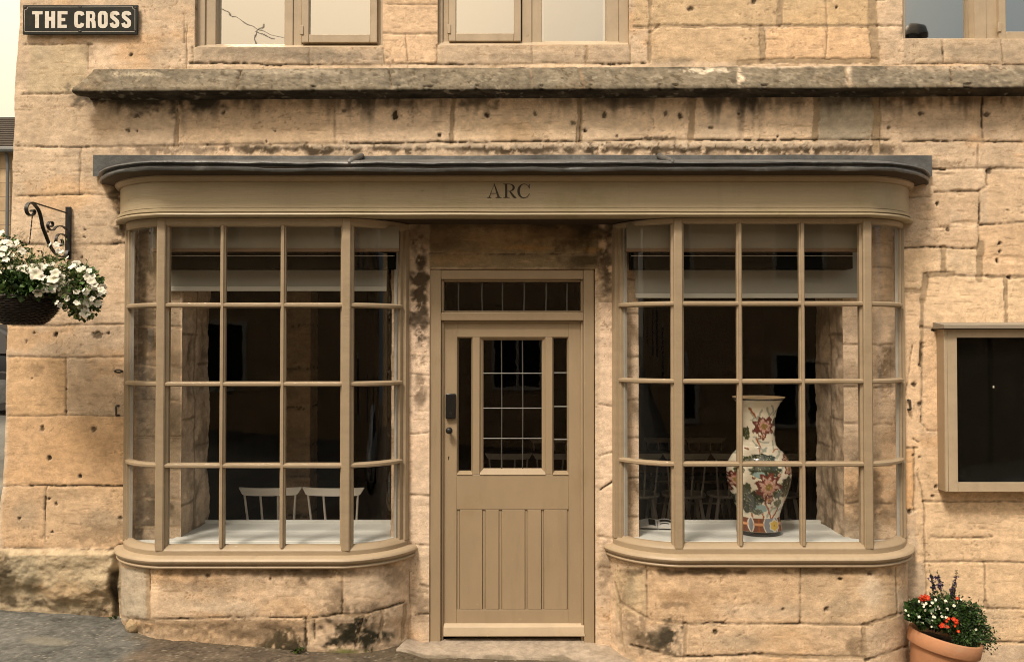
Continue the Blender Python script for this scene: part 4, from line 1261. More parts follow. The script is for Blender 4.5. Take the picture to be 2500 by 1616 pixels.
def build_bracket():
    X = -2.640
    def bp(zx, zy):
        p = PX(zx / 4.277, 460 + zy / 4.277, X)
        return p
    root = empty('wall_bracket', 'black scrolled iron bracket on the corner stones holding the flower basket', 'bracket', (X, 0, 2.5))
    bar_t, bar_b = bp(718, 195).z, 2.335
    off = lambda mb: setattr(mb, 'v', [(x - X, y, z - 2.5) for x, y, z in mb.v]) or mb
    mb = MB()
    mb.box(X - .016, X + .016, -.022, -.008, bar_b, bar_t)
    mb.box(X - .010, X + .010, -.010, .02, bar_t - .05, bar_t - .03); mb.box(X - .010, X + .010, -.010, .02, bar_b + .03, bar_b + .05)
    off(mb).build('back_bar', M['iron'], root, bevel=.002)
    def strap(pts, w=.0095, t=.0035, name='scroll'):
        # smooth the traced points
        P3 = [bp(*p) for p in pts]
        out = []
        for i in range(len(P3) - 1):
            p0, p1, p2, p3 = P3[max(i - 1, 0)], P3[i], P3[i + 1], P3[min(i + 2, len(P3) - 1)]
            for k in range(6):
                u = k / 6
                out.append(.5 * ((2 * p1) + (p2 - p0) * u + (2 * p0 - 5 * p1 + 4 * p2 - p3) * u * u + (3 * p1 - p0 - 3 * p2 + p3) * u ** 3))
        out.append(P3[-1])
        mb = MB()
        rings = []
        for i, p in enumerate(out):
            t_ = out[min(i + 1, len(out) - 1)] - out[max(i - 1, 0)]
            nn = Vector((0, -t_.z, t_.y)).normalized() * t
            rings.append([(X - w, p.y + nn.y, p.z + nn.z), (X + w, p.y + nn.y, p.z + nn.z), (X + w, p.y - nn.y, p.z - nn.z), (X - w, p.y - nn.y, p.z - nn.z)])
        mb.rings(rings)
        return off(mb).build(name, M['iron'], root, smooth=40)
    strap([(325, 240), (345, 226), (360, 245), (345, 275), (312, 283), (283, 255), (275, 210), (288, 168), (325, 148), (370, 182), (408, 240), (430, 320), (445, 400), (475, 480), (510, 570), (550, 645), (600, 700), (650, 716), (686, 695), (702, 650)], name='main_arm')
    strap([(697, 432), (660, 402), (620, 393), (580, 408), (555, 438), (525, 434), (502, 405), (502, 368), (525, 348), (548, 358), (548, 388), (530, 402), (515, 395)], w=.008, t=.0028)
    strap([(697, 505), (655, 480), (612, 482), (587, 520), (591, 572), (620, 602), (648, 588), (652, 552), (638, 532)], w=.008, t=.0028)
    mb = MB()
    mb.tube([bp(345, 148), bp(697, 258)], .0045, 8)
    off(mb).build('stay_rod', M['iron'], root)
    return bp(340, 272)

def build_basket(hook):
    bx, by, bz = -2.655, -.455, 1.935
    root = empty('hanging_basket', 'dark wicker hanging basket spilling white petunias and green trailing leaves from the iron bracket', 'flower basket', (bx, by, bz))
    mb = MB()
    rows, n = 18, 110
    rings = []
    for k in range(rows * 2 + 1):
        t = k / (rows * 2)
        r = .188 * (math.sin(.5 + t * 1.02) / math.sin(1.52)) * (1 if t > .02 else .97)
        z = .150 * t ** 1.15
        ring = []
        for i in range(n):
            a = 2 * math.pi * i / n
            w = .006 * math.sin(n / 5 * a + (math.pi if (k // 2) % 2 else 0)) * (1 if k % 2 else .1) + .0035 * (1 if k % 2 else -1) + random.uniform(-.001, .001)
            ring.append(((r + w) * math.cos(a), (r + w) * math.sin(a), z))
        rings.append(ring)
    mb.rings(rings)
    mb.build('basket', M['wicker'], root, smooth=50)
    mb = MB()
    loop = [(.19 * math.cos(a), .19 * math.sin(a), .15 + .004 * math.sin(a * 12)) for a in np.linspace(0, 2 * math.pi, 60)]
    mb.tube(loop, .009, 8, cap=False)
    mb.build('rim', M['wicker'], root)
    hk = Vector(hook) - Vector((bx, by, bz))
    mb = MB()
    for a in (1.2, 3.3, 5.4):
        e = Vector((.185 * math.cos(a), .185 * math.sin(a), .15))
        p0 = hk + (e - hk) * .42
        mid = [p0 + (e - p0) * t for t in np.linspace(0, 1, 14)]
        mb.tube(mid, [.0018 if i % 2 else .0032 for i in range(14)], 5)
    q0 = hk + Vector((0, 0, .004))
    p0 = hk + (Vector((0, 0, .15)) - hk) * .36
    mb.tube([q0 + (p0 - q0) * t for t in np.linspace(0, 1, 16)], [.002 if i % 2 else .004 for i in range(16)], 5)
    mb.build('chain', M['iron'], root)
    G = [(.020, .050, .008), (.030, .070, .012), (.045, .095, .018), (.070, .120, .030), (.016, .034, .008)]
    GL = [(.10, .15, .04), (.14, .19, .06), (.20, .22, .10), (.06, .10, .02)]
    mb = MB()
    leafbits(mb, 2600, blobsample((0, 0, .205), (.205, .19, .085), .7), .036, G)
    leafbits(mb, 500, blobsample((.06, -.13, .19), (.17, .07, .05), .8), .034, G, droop=.3)
    leafbits(mb, 1500, blobsample((.30, -.02, .20), (.13, .12, .12), .8), .024, G + GL, droop=.3)
    leafbits(mb, 700, blobsample((.33, -.02, .12), (.09, .08, .09), .8), .020, GL + G, droop=.6)
    leafbits(mb, 1600, blobsample((-.16, .02, .34), (.20, .17, .15), .9), .018, GL + G[2:])
    leafbits(mb, 500, blobsample((.08, .02, .30), (.18, .15, .07), .9), .022, GL + G[2:])
    mb.build('foliage', M['leaf'], root, recalc=False, smooth=0)
    mb = MB()
    for _ in range(46):
        a = Vector((random.uniform(-.28, .30), random.uniform(-.12, .12), random.uniform(.22, .34)))
        d = Vector((random.gauss(0, .35), random.gauss(0, .35), 1)).normalized()
        L = random.uniform(.06, .20)
        c = random.choice(GL)
        mb.cur = c
        pts = [a + d * L * t + Vector((.03 * t * t * random.choice((-1, 1)), 0, 0)) for t in (0, .5, 1)]
        mb.tube(pts, [.0014, .001, .0006], 4)
        for k in range(7):
            t = random.random()
            leafbits(mb, 1, lambda: (a + d * L * t, (random.gauss(0, 1), random.gauss(0, 1), .3)), .018, GL, .3)
    mb.build('stem', M['leaf'], root, recalc=False, smooth=0)
    W = (.70, .67, .57)
    kinds = [flower_mesh('petunia', 5, W, (.60, .60, .44), cup=.40, seed=s) for s in range(4)]
    small = [flower_mesh('small_bloom', 5, (.74, .72, .64), (.66, .64, .50), cup=.2, seed=20 + s) for s in range(3)]
    base = (bx, by, bz)
    big = [(280, 840), (345, 828), (425, 925), (370, 890), (410, 830), (580, 885), (552, 940), (640, 950), (610, 1010), (655, 1000), (665, 1090), (745, 1000), (722, 1050), (395, 1090), (445, 1040), (530, 1030), (25, 1000), (-40, 900), (-90, 980), (858, 1145), (845, 1222), (878, 1235), (888, 1295), (922, 1185), (910, 925), (955, 965), (1060, 1060), (1075, 1035), (985, 1000), (935, 1040), (228, 845), (-150, 880), (1022, 1200), (800, 800)]
    for zx, zy in big:
        px, py = zx / 4.277, 460 + zy / 4.277
        Y = -.64 + .10 * ((px - 63) / 100) ** 2 if zx < 740 else -.50 - .05 * random.random()
        if zy < 870:
            Y += .09
        p = P(px, py, Y)
        f = (p - Vector((bx, by, 2.10)))
        f = Vector((f.x * .8, -.45 - .35 * random.random(), .18 + random.gauss(0, .2)))
        place_flower(random.choice(kinds), 'petunia', root, p, f, random.uniform(.026, .038) * (.80 if zx > 790 else 1), base)
    tiny = [(20, 450), (8, 475), (60, 555), (100, 575), (40, 625), (150, 600), (90, 680), (130, 700), (170, 570), (200, 640), (10, 560), (240, 660), (590, 588), (520, 585), (610, 655), (640, 660), (700, 722), (800, 830), (770, 800), (830, 850), (740, 820), (870, 830), (930, 860), (970, 920), (470, 815), (520, 800), (550, 790), (790, 1080), (815, 1080), (795, 1130), (805, 1190), (590, 1190), (625, 1220), (345, 1215), (60, 740), (110, 820), (180, 830), (20, 690), (-30, 600), (-60, 520), (-20, 660), (-80, 700), (1000, 1040), (1090, 1080), (1040, 1110), (900, 1090), (870, 1060), (960, 1150), (450, 1120), (700, 1150)]
    for zx, zy in tiny:
        p = P(zx / 4.277, 460 + zy / 4.277, -.50 - .1 * random.random())
        place_flower(random.choice(small), 'small_bloom', root, p, (random.gauss(0, .4), -1, random.gauss(.5, .4)), random.uniform(.013, .021), base)

# ------------------------------------------------------------------ display case on the wall
def build_case():
    q = lambda zx, zy: (2150 + zx / 3.348, 760 + zy / 3.348)
    yf = -.095
    pt = lambda zx, zy, Y=yf: P(*q(zx, zy), Y)
    x0, x1 = pt(527, 800).x, pt(527, 800).x + .80
    z1, z0 = pt(527, 145).z, pt(560, 1474).z
    root = empty('display_case', 'shallow taupe menu case with an empty black glazed front beside the right bay', 'display case', ((x0 + x1) / 2, yf, z0))
    c = root.location
    off = lambda mb: setattr(mb, 'v', [(x - c.x, y - c.y, z - c.z) for x, y, z in mb.v]) or mb
    mb = MB()
    mb.box(x0, x0 + .012, yf + .012, .03, z0, z1); mb.box(x1 - .012, x1, yf + .012, .03, z0, z1)
    mb.box(x0 + .012, x1 - .012, yf + .013, .03, z0, z0 + .012); mb.box(x0 + .012, x1 - .012, yf + .013, .03, z1 - .012, z1)
    off(mb).build('case_body', M['paint_door'], root, bevel=.0015)
    xg, zg1, zg0 = pt(628, 800).x, pt(700, 215).z, pt(700, 1398).z
    xs = pt(551, 800).x
    mb = MB()
    mb.box(x0 - .001, xs - .0012, yf + .001, yf + .012, z0 + .001, z1)
    mb.box(xs, xg, yf, yf + .02, z0, z1 - .001); mb.box(x1 - (xg - x0), x1 + .001, yf, yf + .02, z0, z1 - .001)
    mb.box(xg + .0006, x1 - (xg - x0), yf + .001, yf + .02, zg1, z1 - .001); mb.box(xg + .0006, x1 - (xg - x0), yf + .001, yf + .02, z0, zg0)
    off(mb).build('door_frame', M['paint_win'], root, bevel=.0015)
    mb = MB()
    mb.add([(xg, yf + .010, zg0), (x1 - (xg - x0), yf + .010, zg0), (x1 - (xg - x0), yf + .0105, zg1), (xg, yf + .0105, zg1)], [(0, 1, 2, 3)])
    off(mb).build('glass_pane', M['glass_case'], root, recalc=False)
    mb = MB()
    mb.box(x0 + .013, x1 - .013, yf + .05, yf + .055, z0 + .013, z1 - .013)
    off(mb).build('backing_board', M['case_in'], root)
    zt0, zt1 = pt(490, 141, -.13).z, pt(490, 103, -.13).z
    xa = pt(430, 110, .0).x
    mb = MB()
    mb.rings([[(x, -.135, zt0), (x, -.135, zt1 - .004), (x, .02, zt1 + .016), (x, .02, zt0)] for x in (x0 - .022, x1 + .03)])
    off(mb).build('top_board', mat('grey_weathered_board', (.26, .225, .175), .7, .2, 6, 50, .001, stretch=(.4, 4, 4)), root, bevel=.002)
    mb = MB()
    p = pt(922, 618, yf + .045)
    mb.lathe([(.0005, 0), (.005, .001), (.004, .003), (.0005, .004)], n=10)
    mb.v = [(p.x + a, p.y - cc, p.z + b_ * 1.6) for a, b_, cc in mb.v]
    off(mb).build('pin', M['enamel'], root)

# ------------------------------------------------------------------ terracotta pot
def build_pot():
    c0 = P(2180 + 805 / 6.26, 1370 + 1120 / 6.26, -.27)
    root = empty('flower_pot', 'tilted terracotta pot of red, white and purple flowers standing against the wall', 'flower pot', (c0.x + .07, c0.y, c0.z - .33))
    tilt = Euler((0, R(11.5), 0)).to_matrix()
    base = Vector(root.location)
    rimc = Vector(c0) - base
    def place(mb):
        mb.v = [tuple(rimc + tilt @ Vector(v)) for v in mb.v]
        return mb
    Rr = .190
    mb = MB()
    mb.lathe([(.108, -.385), (.114, -.392), (.124, -.38), (.168, -.085), (.170, -.078), (.186, -.076), (.190, -.070), (.192, -.006), (.189, .0), (.176, .0), (.172, -.006), (.165, -.06), (.150, -.07)], n=64)
    place(mb).build('pot', M['terra'], root, smooth=35)
    mb = MB()
    mb.rings([[((r + .004 * random.random()) * math.cos(a), (r + .004 * random.random()) * math.sin(a), z + .006 * random.random()) for a in np.linspace(0, 2 * math.pi, 41)[:-1]] for r, z in ((.166, -.045), (.12, -.035), (.06, -.03), (.01, -.03))])
    place(mb).build('soil', M['soil'], root)
    def w(zx, zy, Y):
        return P(2180 + zx / 6.26, 1370 + zy / 6.26, Y) - base
    G = [(.012, .030, .006), (.020, .050, .010), (.030, .068, .014), (.045, .09, .02), (.010, .022, .006)]
    mb = MB()
    leafbits(mb, 1700, blobsample(w(820, 800, -.27), (.140, .12, .090), .8), .024, G, .3)
    leafbits(mb, 260, blobsample(w(900, 790, -.27), (.185, .13, .115), .5), .022, G[1:], .22)
    leafbits(mb, 1100, blobsample(w(1120, 860, -.27), (.095, .10, .085), .8), .022, G, .26)
    leafbits(mb, 900, blobsample(w(1260, 1090, -.28), (.085, .08, .07), .8), .018, G + [(.08, .12, .04)], .28, droop=.4)
    leafbits(mb, 700, blobsample(w(1130, 1150, -.36), (.075, .05, .05), .8), .02, G, .28, droop=.4)
    leafbits(mb, 900, blobsample(w(470, 800, -.29), (.085, .09, .06), .8), .034, G[1:], .45)
    leafbits(mb, 420, blobsample(w(1410, 1180, -.28), (.075, .06, .075), .9), .014, G + [(.12, .10, .08)], .3)
    leafbits(mb, 160, blobsample(w(1260, 860, -.25), (.06, .05, .05), .9), .016, G, .25)
    mb.build('foliage', M['leaf'], root, recalc=False, smooth=0)
    Pu = [(.030, .020, .050), (.018, .012, .032), (.045, .028, .07)]
    mb = MB()
    for pts in (((630, 520), (610, 340), (560, 130)), ((740, 520), (715, 340), (680, 130)), ((930, 560), (950, 350), (972, 135)), ((930, 560), (905, 450), (912, 320))):
        q = [w(a, b_, -.24) for a, b_ in pts]
        mb.cur = (.04, .05, .02)
        mb.tube(q, [.0016, .0012, .0007], 5)
        for k in range(46):
            t = k / 45
            p = q[0] * (1 - t) ** 2 + (q[1] * 2 - (q[0] + q[2]) / 2) * 2 * t * (1 - t) + q[2] * t * t
            d = (random.gauss(0, 1), random.gauss(0, 1), .35)
            inside = .25 < t < .78
            leafbits(mb, 1, lambda: (p, d), .015 * (1.15 - .6 * t), ([(.03, .045, .015), (.05, .055, .03)] if not inside else Pu), .32)
            if inside and random.random() < .8:
                leafbits(mb, 3, lambda: (p + Vector((random.gauss(0, .006), random.gauss(0, .006), random.gauss(0, .004))), (random.gauss(0, 1), random.gauss(0, 1), random.gauss(0, .5))), .014 if pts[0][0] != 930 else .011, Pu, .6)
    mb.build('salvia_spike', M['leaf'], root, recalc=False, smooth=0)
    white = [flower_mesh('white_bloom', 6, (.76, .75, .68), (.6, .5, .15), cup=.1, seed=40 + s) for s in range(2)]
    red = [flower_mesh('red_bloom', 5, (.40, .016, .007), (.45, .09, .01), cup=.3, seed=50 + s) for s in range(2)]
    orange = [flower_mesh('orange_bloom', 5, (.46, .022, .006), (.6, .14, .015), cup=.3, seed=60 + s) for s in range(2)]
    z3 = (0, 0, 0)
    for zx, zy in ((400, 610), (450, 640), (480, 660), (510, 640), (470, 690), (575, 680), (600, 630), (330, 820), (400, 845), (500, 800), (590, 790), (620, 820), (640, 850), (610, 850), (500, 875), (560, 935), (590, 995), (710, 720), (720, 770), (750, 840), (815, 850), (660, 735), (495, 745), (195, 745), (240, 822), (830, 725), (690, 690), (1050, 955), (1270, 1040), (1180, 1040), (1325, 1190), (445, 810), (935, 675), (805, 600), (655, 585), (600, 905), (455, 940), (1040, 580)):
        place_flower(random.choice(white), 'white_bloom', root, w(zx, zy, -.40 + .07 * random.random()), (random.gauss(-.1, .3), -1, random.gauss(.5, .3)), random.uniform(.0055, .0095), z3)
    for zx, zy in ((420, 560), (450, 530), (490, 550), (530, 560), (550, 575), (470, 570), (500, 525), (430, 585), (535, 540)):
        place_flower(random.choice(red), 'red_bloom', root, w(zx, zy, -.36 + .04 * random.random()), (random.gauss(0, .5), -1, random.gauss(.8, .4)), random.uniform(.010, .014), z3)
    for zx, zy, s in ((500, 590, .009), (760, 975, .016), (740, 985, .012), (840, 995, .010), (930, 880, .014), (960, 910, .015), (975, 940, .012), (850, 870, .009), (820, 910, .010), (950, 985, .008), (1000, 1065, .009), (985, 560, .009)):
        place_flower(random.choice(orange if random.random() < .7 else red), 'orange_bloom', root, w(zx, zy, -.42), (random.gauss(0, .3), -1, random.gauss(.3, .3)), s, z3)

# ------------------------------------------------------------------ vase
def build_vase():
    prof = [(140, 244), (148, 240), (156, 236), (170, 221), (195, 198), (230, 180), (280, 163), (340, 154), (400, 150), (480, 149), (550, 151), (590, 160), (620, 184), (650, 218), (690, 252), (740, 278), (800, 295), (850, 298), (900, 295), (960, 284), (1020, 266), (1080, 245), (1130, 224), (1180, 203), (1215, 192), (1245, 187), (1280, 191), (1320, 200), (1345, 207), (1366, 211), (1385, 212), (1403, 209)]
    Yc = .13
    k = (Yc - CY) / F / 3.853
    zb = .6925
    cx = P(1700 + 588 / 3.853, 1200, Yc).x
    zy = np.concatenate([np.linspace(a[0], b_[0], 7)[:-1] for a, b_ in zip(prof[:-1], prof[1:])] + [[1403]])
    r = np.interp(zy, [p[0] for p in prof], [p[1] for p in prof])
    n = 220
    A = np.linspace(-math.pi, math.pi, n + 1)[:-1]
    ZY, AA = np.meshgrid(zy, A, indexing='ij')
    RR = np.repeat(r[:, None], n, 1)
    X, Y, Z = RR * k * np.sin(AA), -RR * k * np.cos(AA), (1403 - ZY) * k
    a = np.where(np.abs(AA) > math.pi / 2, np.sign(AA) * math.pi - AA, AA)
    x, y = (588 + RR * np.sin(a)).ravel(), ZY.ravel()
    # draw in the space of the front face, unrolled a little towards the edge
    ang = AA.ravel()
    col = np.tile(np.array((.64, .59, .47)), (x.size, 1))
    x0, y0 = x + 26 * fbm(x / 34, y / 34, 5, 4), y + 26 * fbm(x / 34, y / 34, 8, 4)
    def paint(m, c):
        nonlocal col
        col = lerp(col, np.array(c), np.clip(m, 0, 1))
    def leaf(cx_, cy_, rx, ry, c=(.022, .030, .018), vein=(.26, .27, .14)):
        dx, dy = (x0 - cx_) / rx, (y0 - cy_) / ry
        th, rr = np.arctan2(dy, dx), np.hypot(dx, dy) * (1 + .10 * np.sin(9 * np.arctan2(dy, dx)))
        paint(ss(1.06, .98, rr), (.45, .45, .33)); paint(ss(1.0, .92, rr), c)
        paint(ss(.955, .985, np.cos(11 * th)) * ss(.05, .2, rr) * ss(.95, .8, rr), vein)
    def lotus(cx_, cy_, rx, ry, n_=8, ph=0):
        dx, dy = (x0 - cx_) / rx, (y0 - cy_) / ry
        th, rr = np.arctan2(dy, dx), np.hypot(dx, dy)
        pet = np.abs(np.cos(n_ * th / 2 + ph))
        Rb = .74 + .30 * pet ** 1.5 + .35 * fbm(x / 22, y / 22, 33, 2)
        paint(ss(Rb + .05, Rb, rr), (.10, .03, .02)); paint(ss(Rb, Rb - .06, rr), (.115, .026, .019))
        paint(ss(Rb - .22, Rb - .34, rr) * ss(-.06, .10, fbm(x / 13, y / 17, 35, 3) + .12 * pet), (.46, .32, .25))
        paint(ss(.50, .42, rr) * ss(-.2, .02, fbm(x / 16, y / 16, 36, 2)), (.55, .42, .33)); paint(ss(.20, .30, np.abs(np.sin(n_ * th))) * ss(.52, .46, rr) * ss(.2, .3, rr) * .5, (.35, .08, .05))
        paint(ss(.30, .25, rr), (.20, .13, .04)); paint(ss(.1, .25, fbm(x / 7, y / 7, 14, 2)) * ss(.28, .22, rr), (.4, .28, .08))
    def line(pts, w, c):
        for (xa, ya), (xb, yb) in zip(pts[:-1], pts[1:]):
            t = np.clip(((x0 - xa) * (xb - xa) + (y0 - ya) * (yb - ya)) / ((xb - xa) ** 2 + (yb - ya) ** 2), 0, 1)
            paint(ss(w + 2, w - 2, np.hypot(x0 - xa - t * (xb - xa), y0 - ya - t * (yb - ya))), c)
    grey, rust, teal = (.30, .32, .26), (.28, .075, .018), (.22, .32, .30)
    for p in ([(470, 240), (500, 310), (540, 345)], [(520, 330), (560, 300), (572, 250)], [(650, 300), (622, 270), (618, 235)], [(650, 310), (690, 260), (668, 215)], [(690, 300), (730, 250), (755, 238)], [(490, 350), (510, 330), (560, 340)], [(500, 545), (540, 600), (600, 620)], [(510, 500), (560, 545), (640, 550)], [(680, 620), (690, 570), (683, 540)], [(560, 640), (610, 600)], [(690, 690), (730, 640), (760, 630)], [(350, 660), (390, 650)], [(740, 760), (725, 810)], [(700, 1180), (800, 1120), (830, 1080)], [(610, 1230), (640, 1160), (720, 1130)]):
        line(p, 9, grey)
    line([(470, 240), (520, 320)], 6, rust); line([(535, 520), (552, 590), (540, 660)], 5, rust); line([(660, 640), (700, 615), (740, 618)], 4, rust)
    for p in ([(575, 1240), (570, 1170)], [(650, 1240), (610, 1140), (570, 1070)], [(665, 1240), (690, 1190), (715, 1130)], [(745, 1240), (755, 1150), (800, 1065)], [(480, 1230), (470, 1190)]):
        line(p, 7, rust)
    leaf(715, 365, 34, 44); leaf(560, 690, 118, 42); leaf(575, 800, 150, 62); leaf(800, 945, 100, 88); leaf(470, 1090, 92, 112); leaf(705, 1092, 42, 36, (.10, .09, .03)); leaf(345, 1080, 26, 60); leaf(385, 1040, 22, 50)
    for e in ((505, 830, 55, 26), (545, 1150, 58, 48), (835, 1035, 42, 26)):
        rr = np.hypot((x0 - e[0]) / e[2], (y0 - e[1]) / e[3]); paint(ss(1.05, .9, rr + .5 * fbm(x / 30, y / 30, 21, 3)), teal)
    lotus(600, 405, 104, 92, 7, .4); lotus(580, 500, 40, 30, 5); lotus(815, 700, 62, 42, 6, .3); lotus(815, 790, 66, 60, 7); lotus(600, 940, 118, 128, 9, .2); lotus(610, 1065, 52, 34, 6); lotus(322, 890, 44, 84, 6); lotus(300, 985, 26, 36, 5)
    for cx_, cy_, rx_, ry_ in ((430, 700, 46, 30), (690, 1010, 50, 40), (360, 800, 40, 34), (520, 1180, 46, 26), (455, 470, 24, 60), (720, 470, 20, 36), (770, 1020, 40, 26), (410, 960, 40, 50)):
        leaf(cx_, cy_, rx_, ry_, (.05, .06, .03), (.3, .3, .18))
    for e in ((470, 860, 22, 14), (700, 830, 20, 15), (640, 1130, 18, 14), (450, 610, 16, 12)):
        lotus(*e, 5)
    band = ss(1240, 1246, y) * ss(1368, 1362, y)
    paint(band, (.17, .19, .22))
    for c_ in (535, 765, 405):
        d = np.abs(x - c_)
        wv = 46 + 14 * ((y - 1300) / 55) ** 2
        paint(band * ss(wv + 3, wv - 3, d), (.62, .56, .46)); paint(band * ss(wv - 6, wv - 10, d), (.15, .06, .035)); paint(band * ss(8, 4, d), rust)
        paint(band * ss(wv, wv - 4, d) * ss(12, 8, np.abs(y - 1297)), (.55, .28, .14))
    rr = np.hypot((x - 680) / 44, (y - 1308) / 48) * (1 + .12 * np.cos(6 * np.arctan2(y - 1308, x - 680)))
    paint(ss(1.15, 1.05, rr), (.5, .48, .42)); paint(ss(.92, .85, rr), (.48, .33, .06)); paint(ss(.25, .18, rr), (.3, .16, .03))
    paint(ss(1364, 1368, y), (.012, .012, .011)); paint(ss(167, 163, y) * ss(144, 150, y), (.012, .012, .011)); paint(ss(146, 143, y), (.50, .36, .20))
    nr = len(zy)
    idx = np.arange(nr * n).reshape(nr, n)
    j2 = np.roll(idx, -1, 1)
    q = np.stack([idx[:-1], idx[1:], j2[1:], j2[:-1]], -1).reshape(-1, 4)
    v = np.stack([X, Y, Z], -1).reshape(-1, 3)
    root = empty('porcelain_vase', 'tall cream porcelain vase painted with red lotus flowers, standing on the right window shelf', 'vase', (cx, Yc, zb))
    raw_mesh('vase_body', v, q, col, M['vase'], root)
    mb = MB()
    mb.lathe([(240 * k, 0), (215 * k, -.012), (165 * k, -.05), (146 * k, -.12), (60 * k, -.14)], (0, 0, (1403 - 141) * k), 48)
    mb.build('vase_mouth', mat('vase_mouth_glaze', (.45, .32, .18), .3, .05, 5, 0, 0), root)
    mb = MB()
    mb.lathe([(.01, .002), (200 * k, .0005), (209 * k, .001)], n=48)
    mb.build('foot', M['iron'], root)

# ------------------------------------------------------------------ chairs and tables
def chair_master(label):
    root = empty('dining_chair', label, 'chair', (0, 0, 0), 0, 'cream spindle back chairs in the dining room')
    # the back is towards -y
    mb = MB()
    n = 28
    def ring(z, k):
        return [(.205 * k * math.copysign(abs(math.cos(t)) ** .8, math.cos(t)), .195 * k * math.copysign(abs(math.sin(t)) ** .75, math.sin(t)), z) for t in np.linspace(0, 2 * math.pi, n + 1)[:-1]]
    mb.rings([ring(.425, .93), ring(.43, .98), ring(.445, 1), ring(.452, .98), ring(.449, .85), ring(.444, .3)])
    mb.build('seat', M['chair'], root, smooth=50)
    mb = MB()
    rings = []
    for i in range(17):
        t = -1 + 2 * i / 16
        x = .215 * t
        y = -.235 + .045 * t * t
        h = .052 * (1 - max(0, (abs(t) - .82) / .18) ** 2 * .92)
        rings.append([(x, y - .011, .845 - h), (x, y + .011, .845 - h), (x, y + .010, .845), (x, y - .010, .845)])
    mb.rings(rings)
    mb.build('top_rail', M['chair'], root, smooth=50)
    for t in (-.78, -.26, .26, .78):
        mb = MB()
        mb.tube([(.145 * t / .78, -.165 + .02 * abs(t), .44), (.175 * t / .78 if abs(t) > .5 else .06 * t / .26, -.235 + .045 * t * t, .805)], [.0095, .0075], 8)
        mb.build('spindle', M['chair'], root)
    for sx, sy in ((-1, -1), (1, -1), (-1, 1), (1, 1)):
        mb = MB()
        mb.tube([(.13 * sx, .12 * sy, .435), (.165 * sx, .158 * sy, .2), (.195 * sx, .19 * sy, 0)], [.015, .019, .012], 10)
        mb.build('leg', M['chair'], root)
    for a, b_ in (((-.168, -.16, .19), (-.168, .16, .19)), ((.168, -.16, .19), (.168, .16, .19)), ((-.168, 0, .19), (.168, 0, .19))):
        mb = MB()
        mb.tube([a, b_], .009, 8)
        mb.build('stretcher', M['chair'], root)
    return root

def dup(root, loc, rz, label):
    r = root.copy()
    COL.objects.link(r)
    r.location, r.rotation_euler = loc, (0, 0, rz)
    r['label'] = label
    for c in list(root.children):
        d = c.copy()
        COL.objects.link(d)
        d.parent = r
    return r

def build_table(label, x0, x1, y0, y1):
    root = empty('dining_table', label, 'table', ((x0 + x1) / 2, (y0 + y1) / 2, 0))
    a, b_ = (x1 - x0) / 2, (y1 - y0) / 2
    mb = MB()
    mb.box(-a, a, -b_, b_, .715, .75)
    mb.build('tabletop', M['table'], root, bevel=.005)
    mb = MB()
    mb.box(-a + .06, a - .06, -b_ + .05, b_ - .05, .63, .7145)
    mb.build('apron', M['table'], root)
    for sx in (-1, 1):
        for sy in (-1, 1):
            mb = MB()
            mb.tube([(sx * (a - .08), sy * (b_ - .08), .63), (sx * (a - .08), sy * (b_ - .08), 0)], [.035, .022], 10)
            mb.build('leg', M['table'], root)

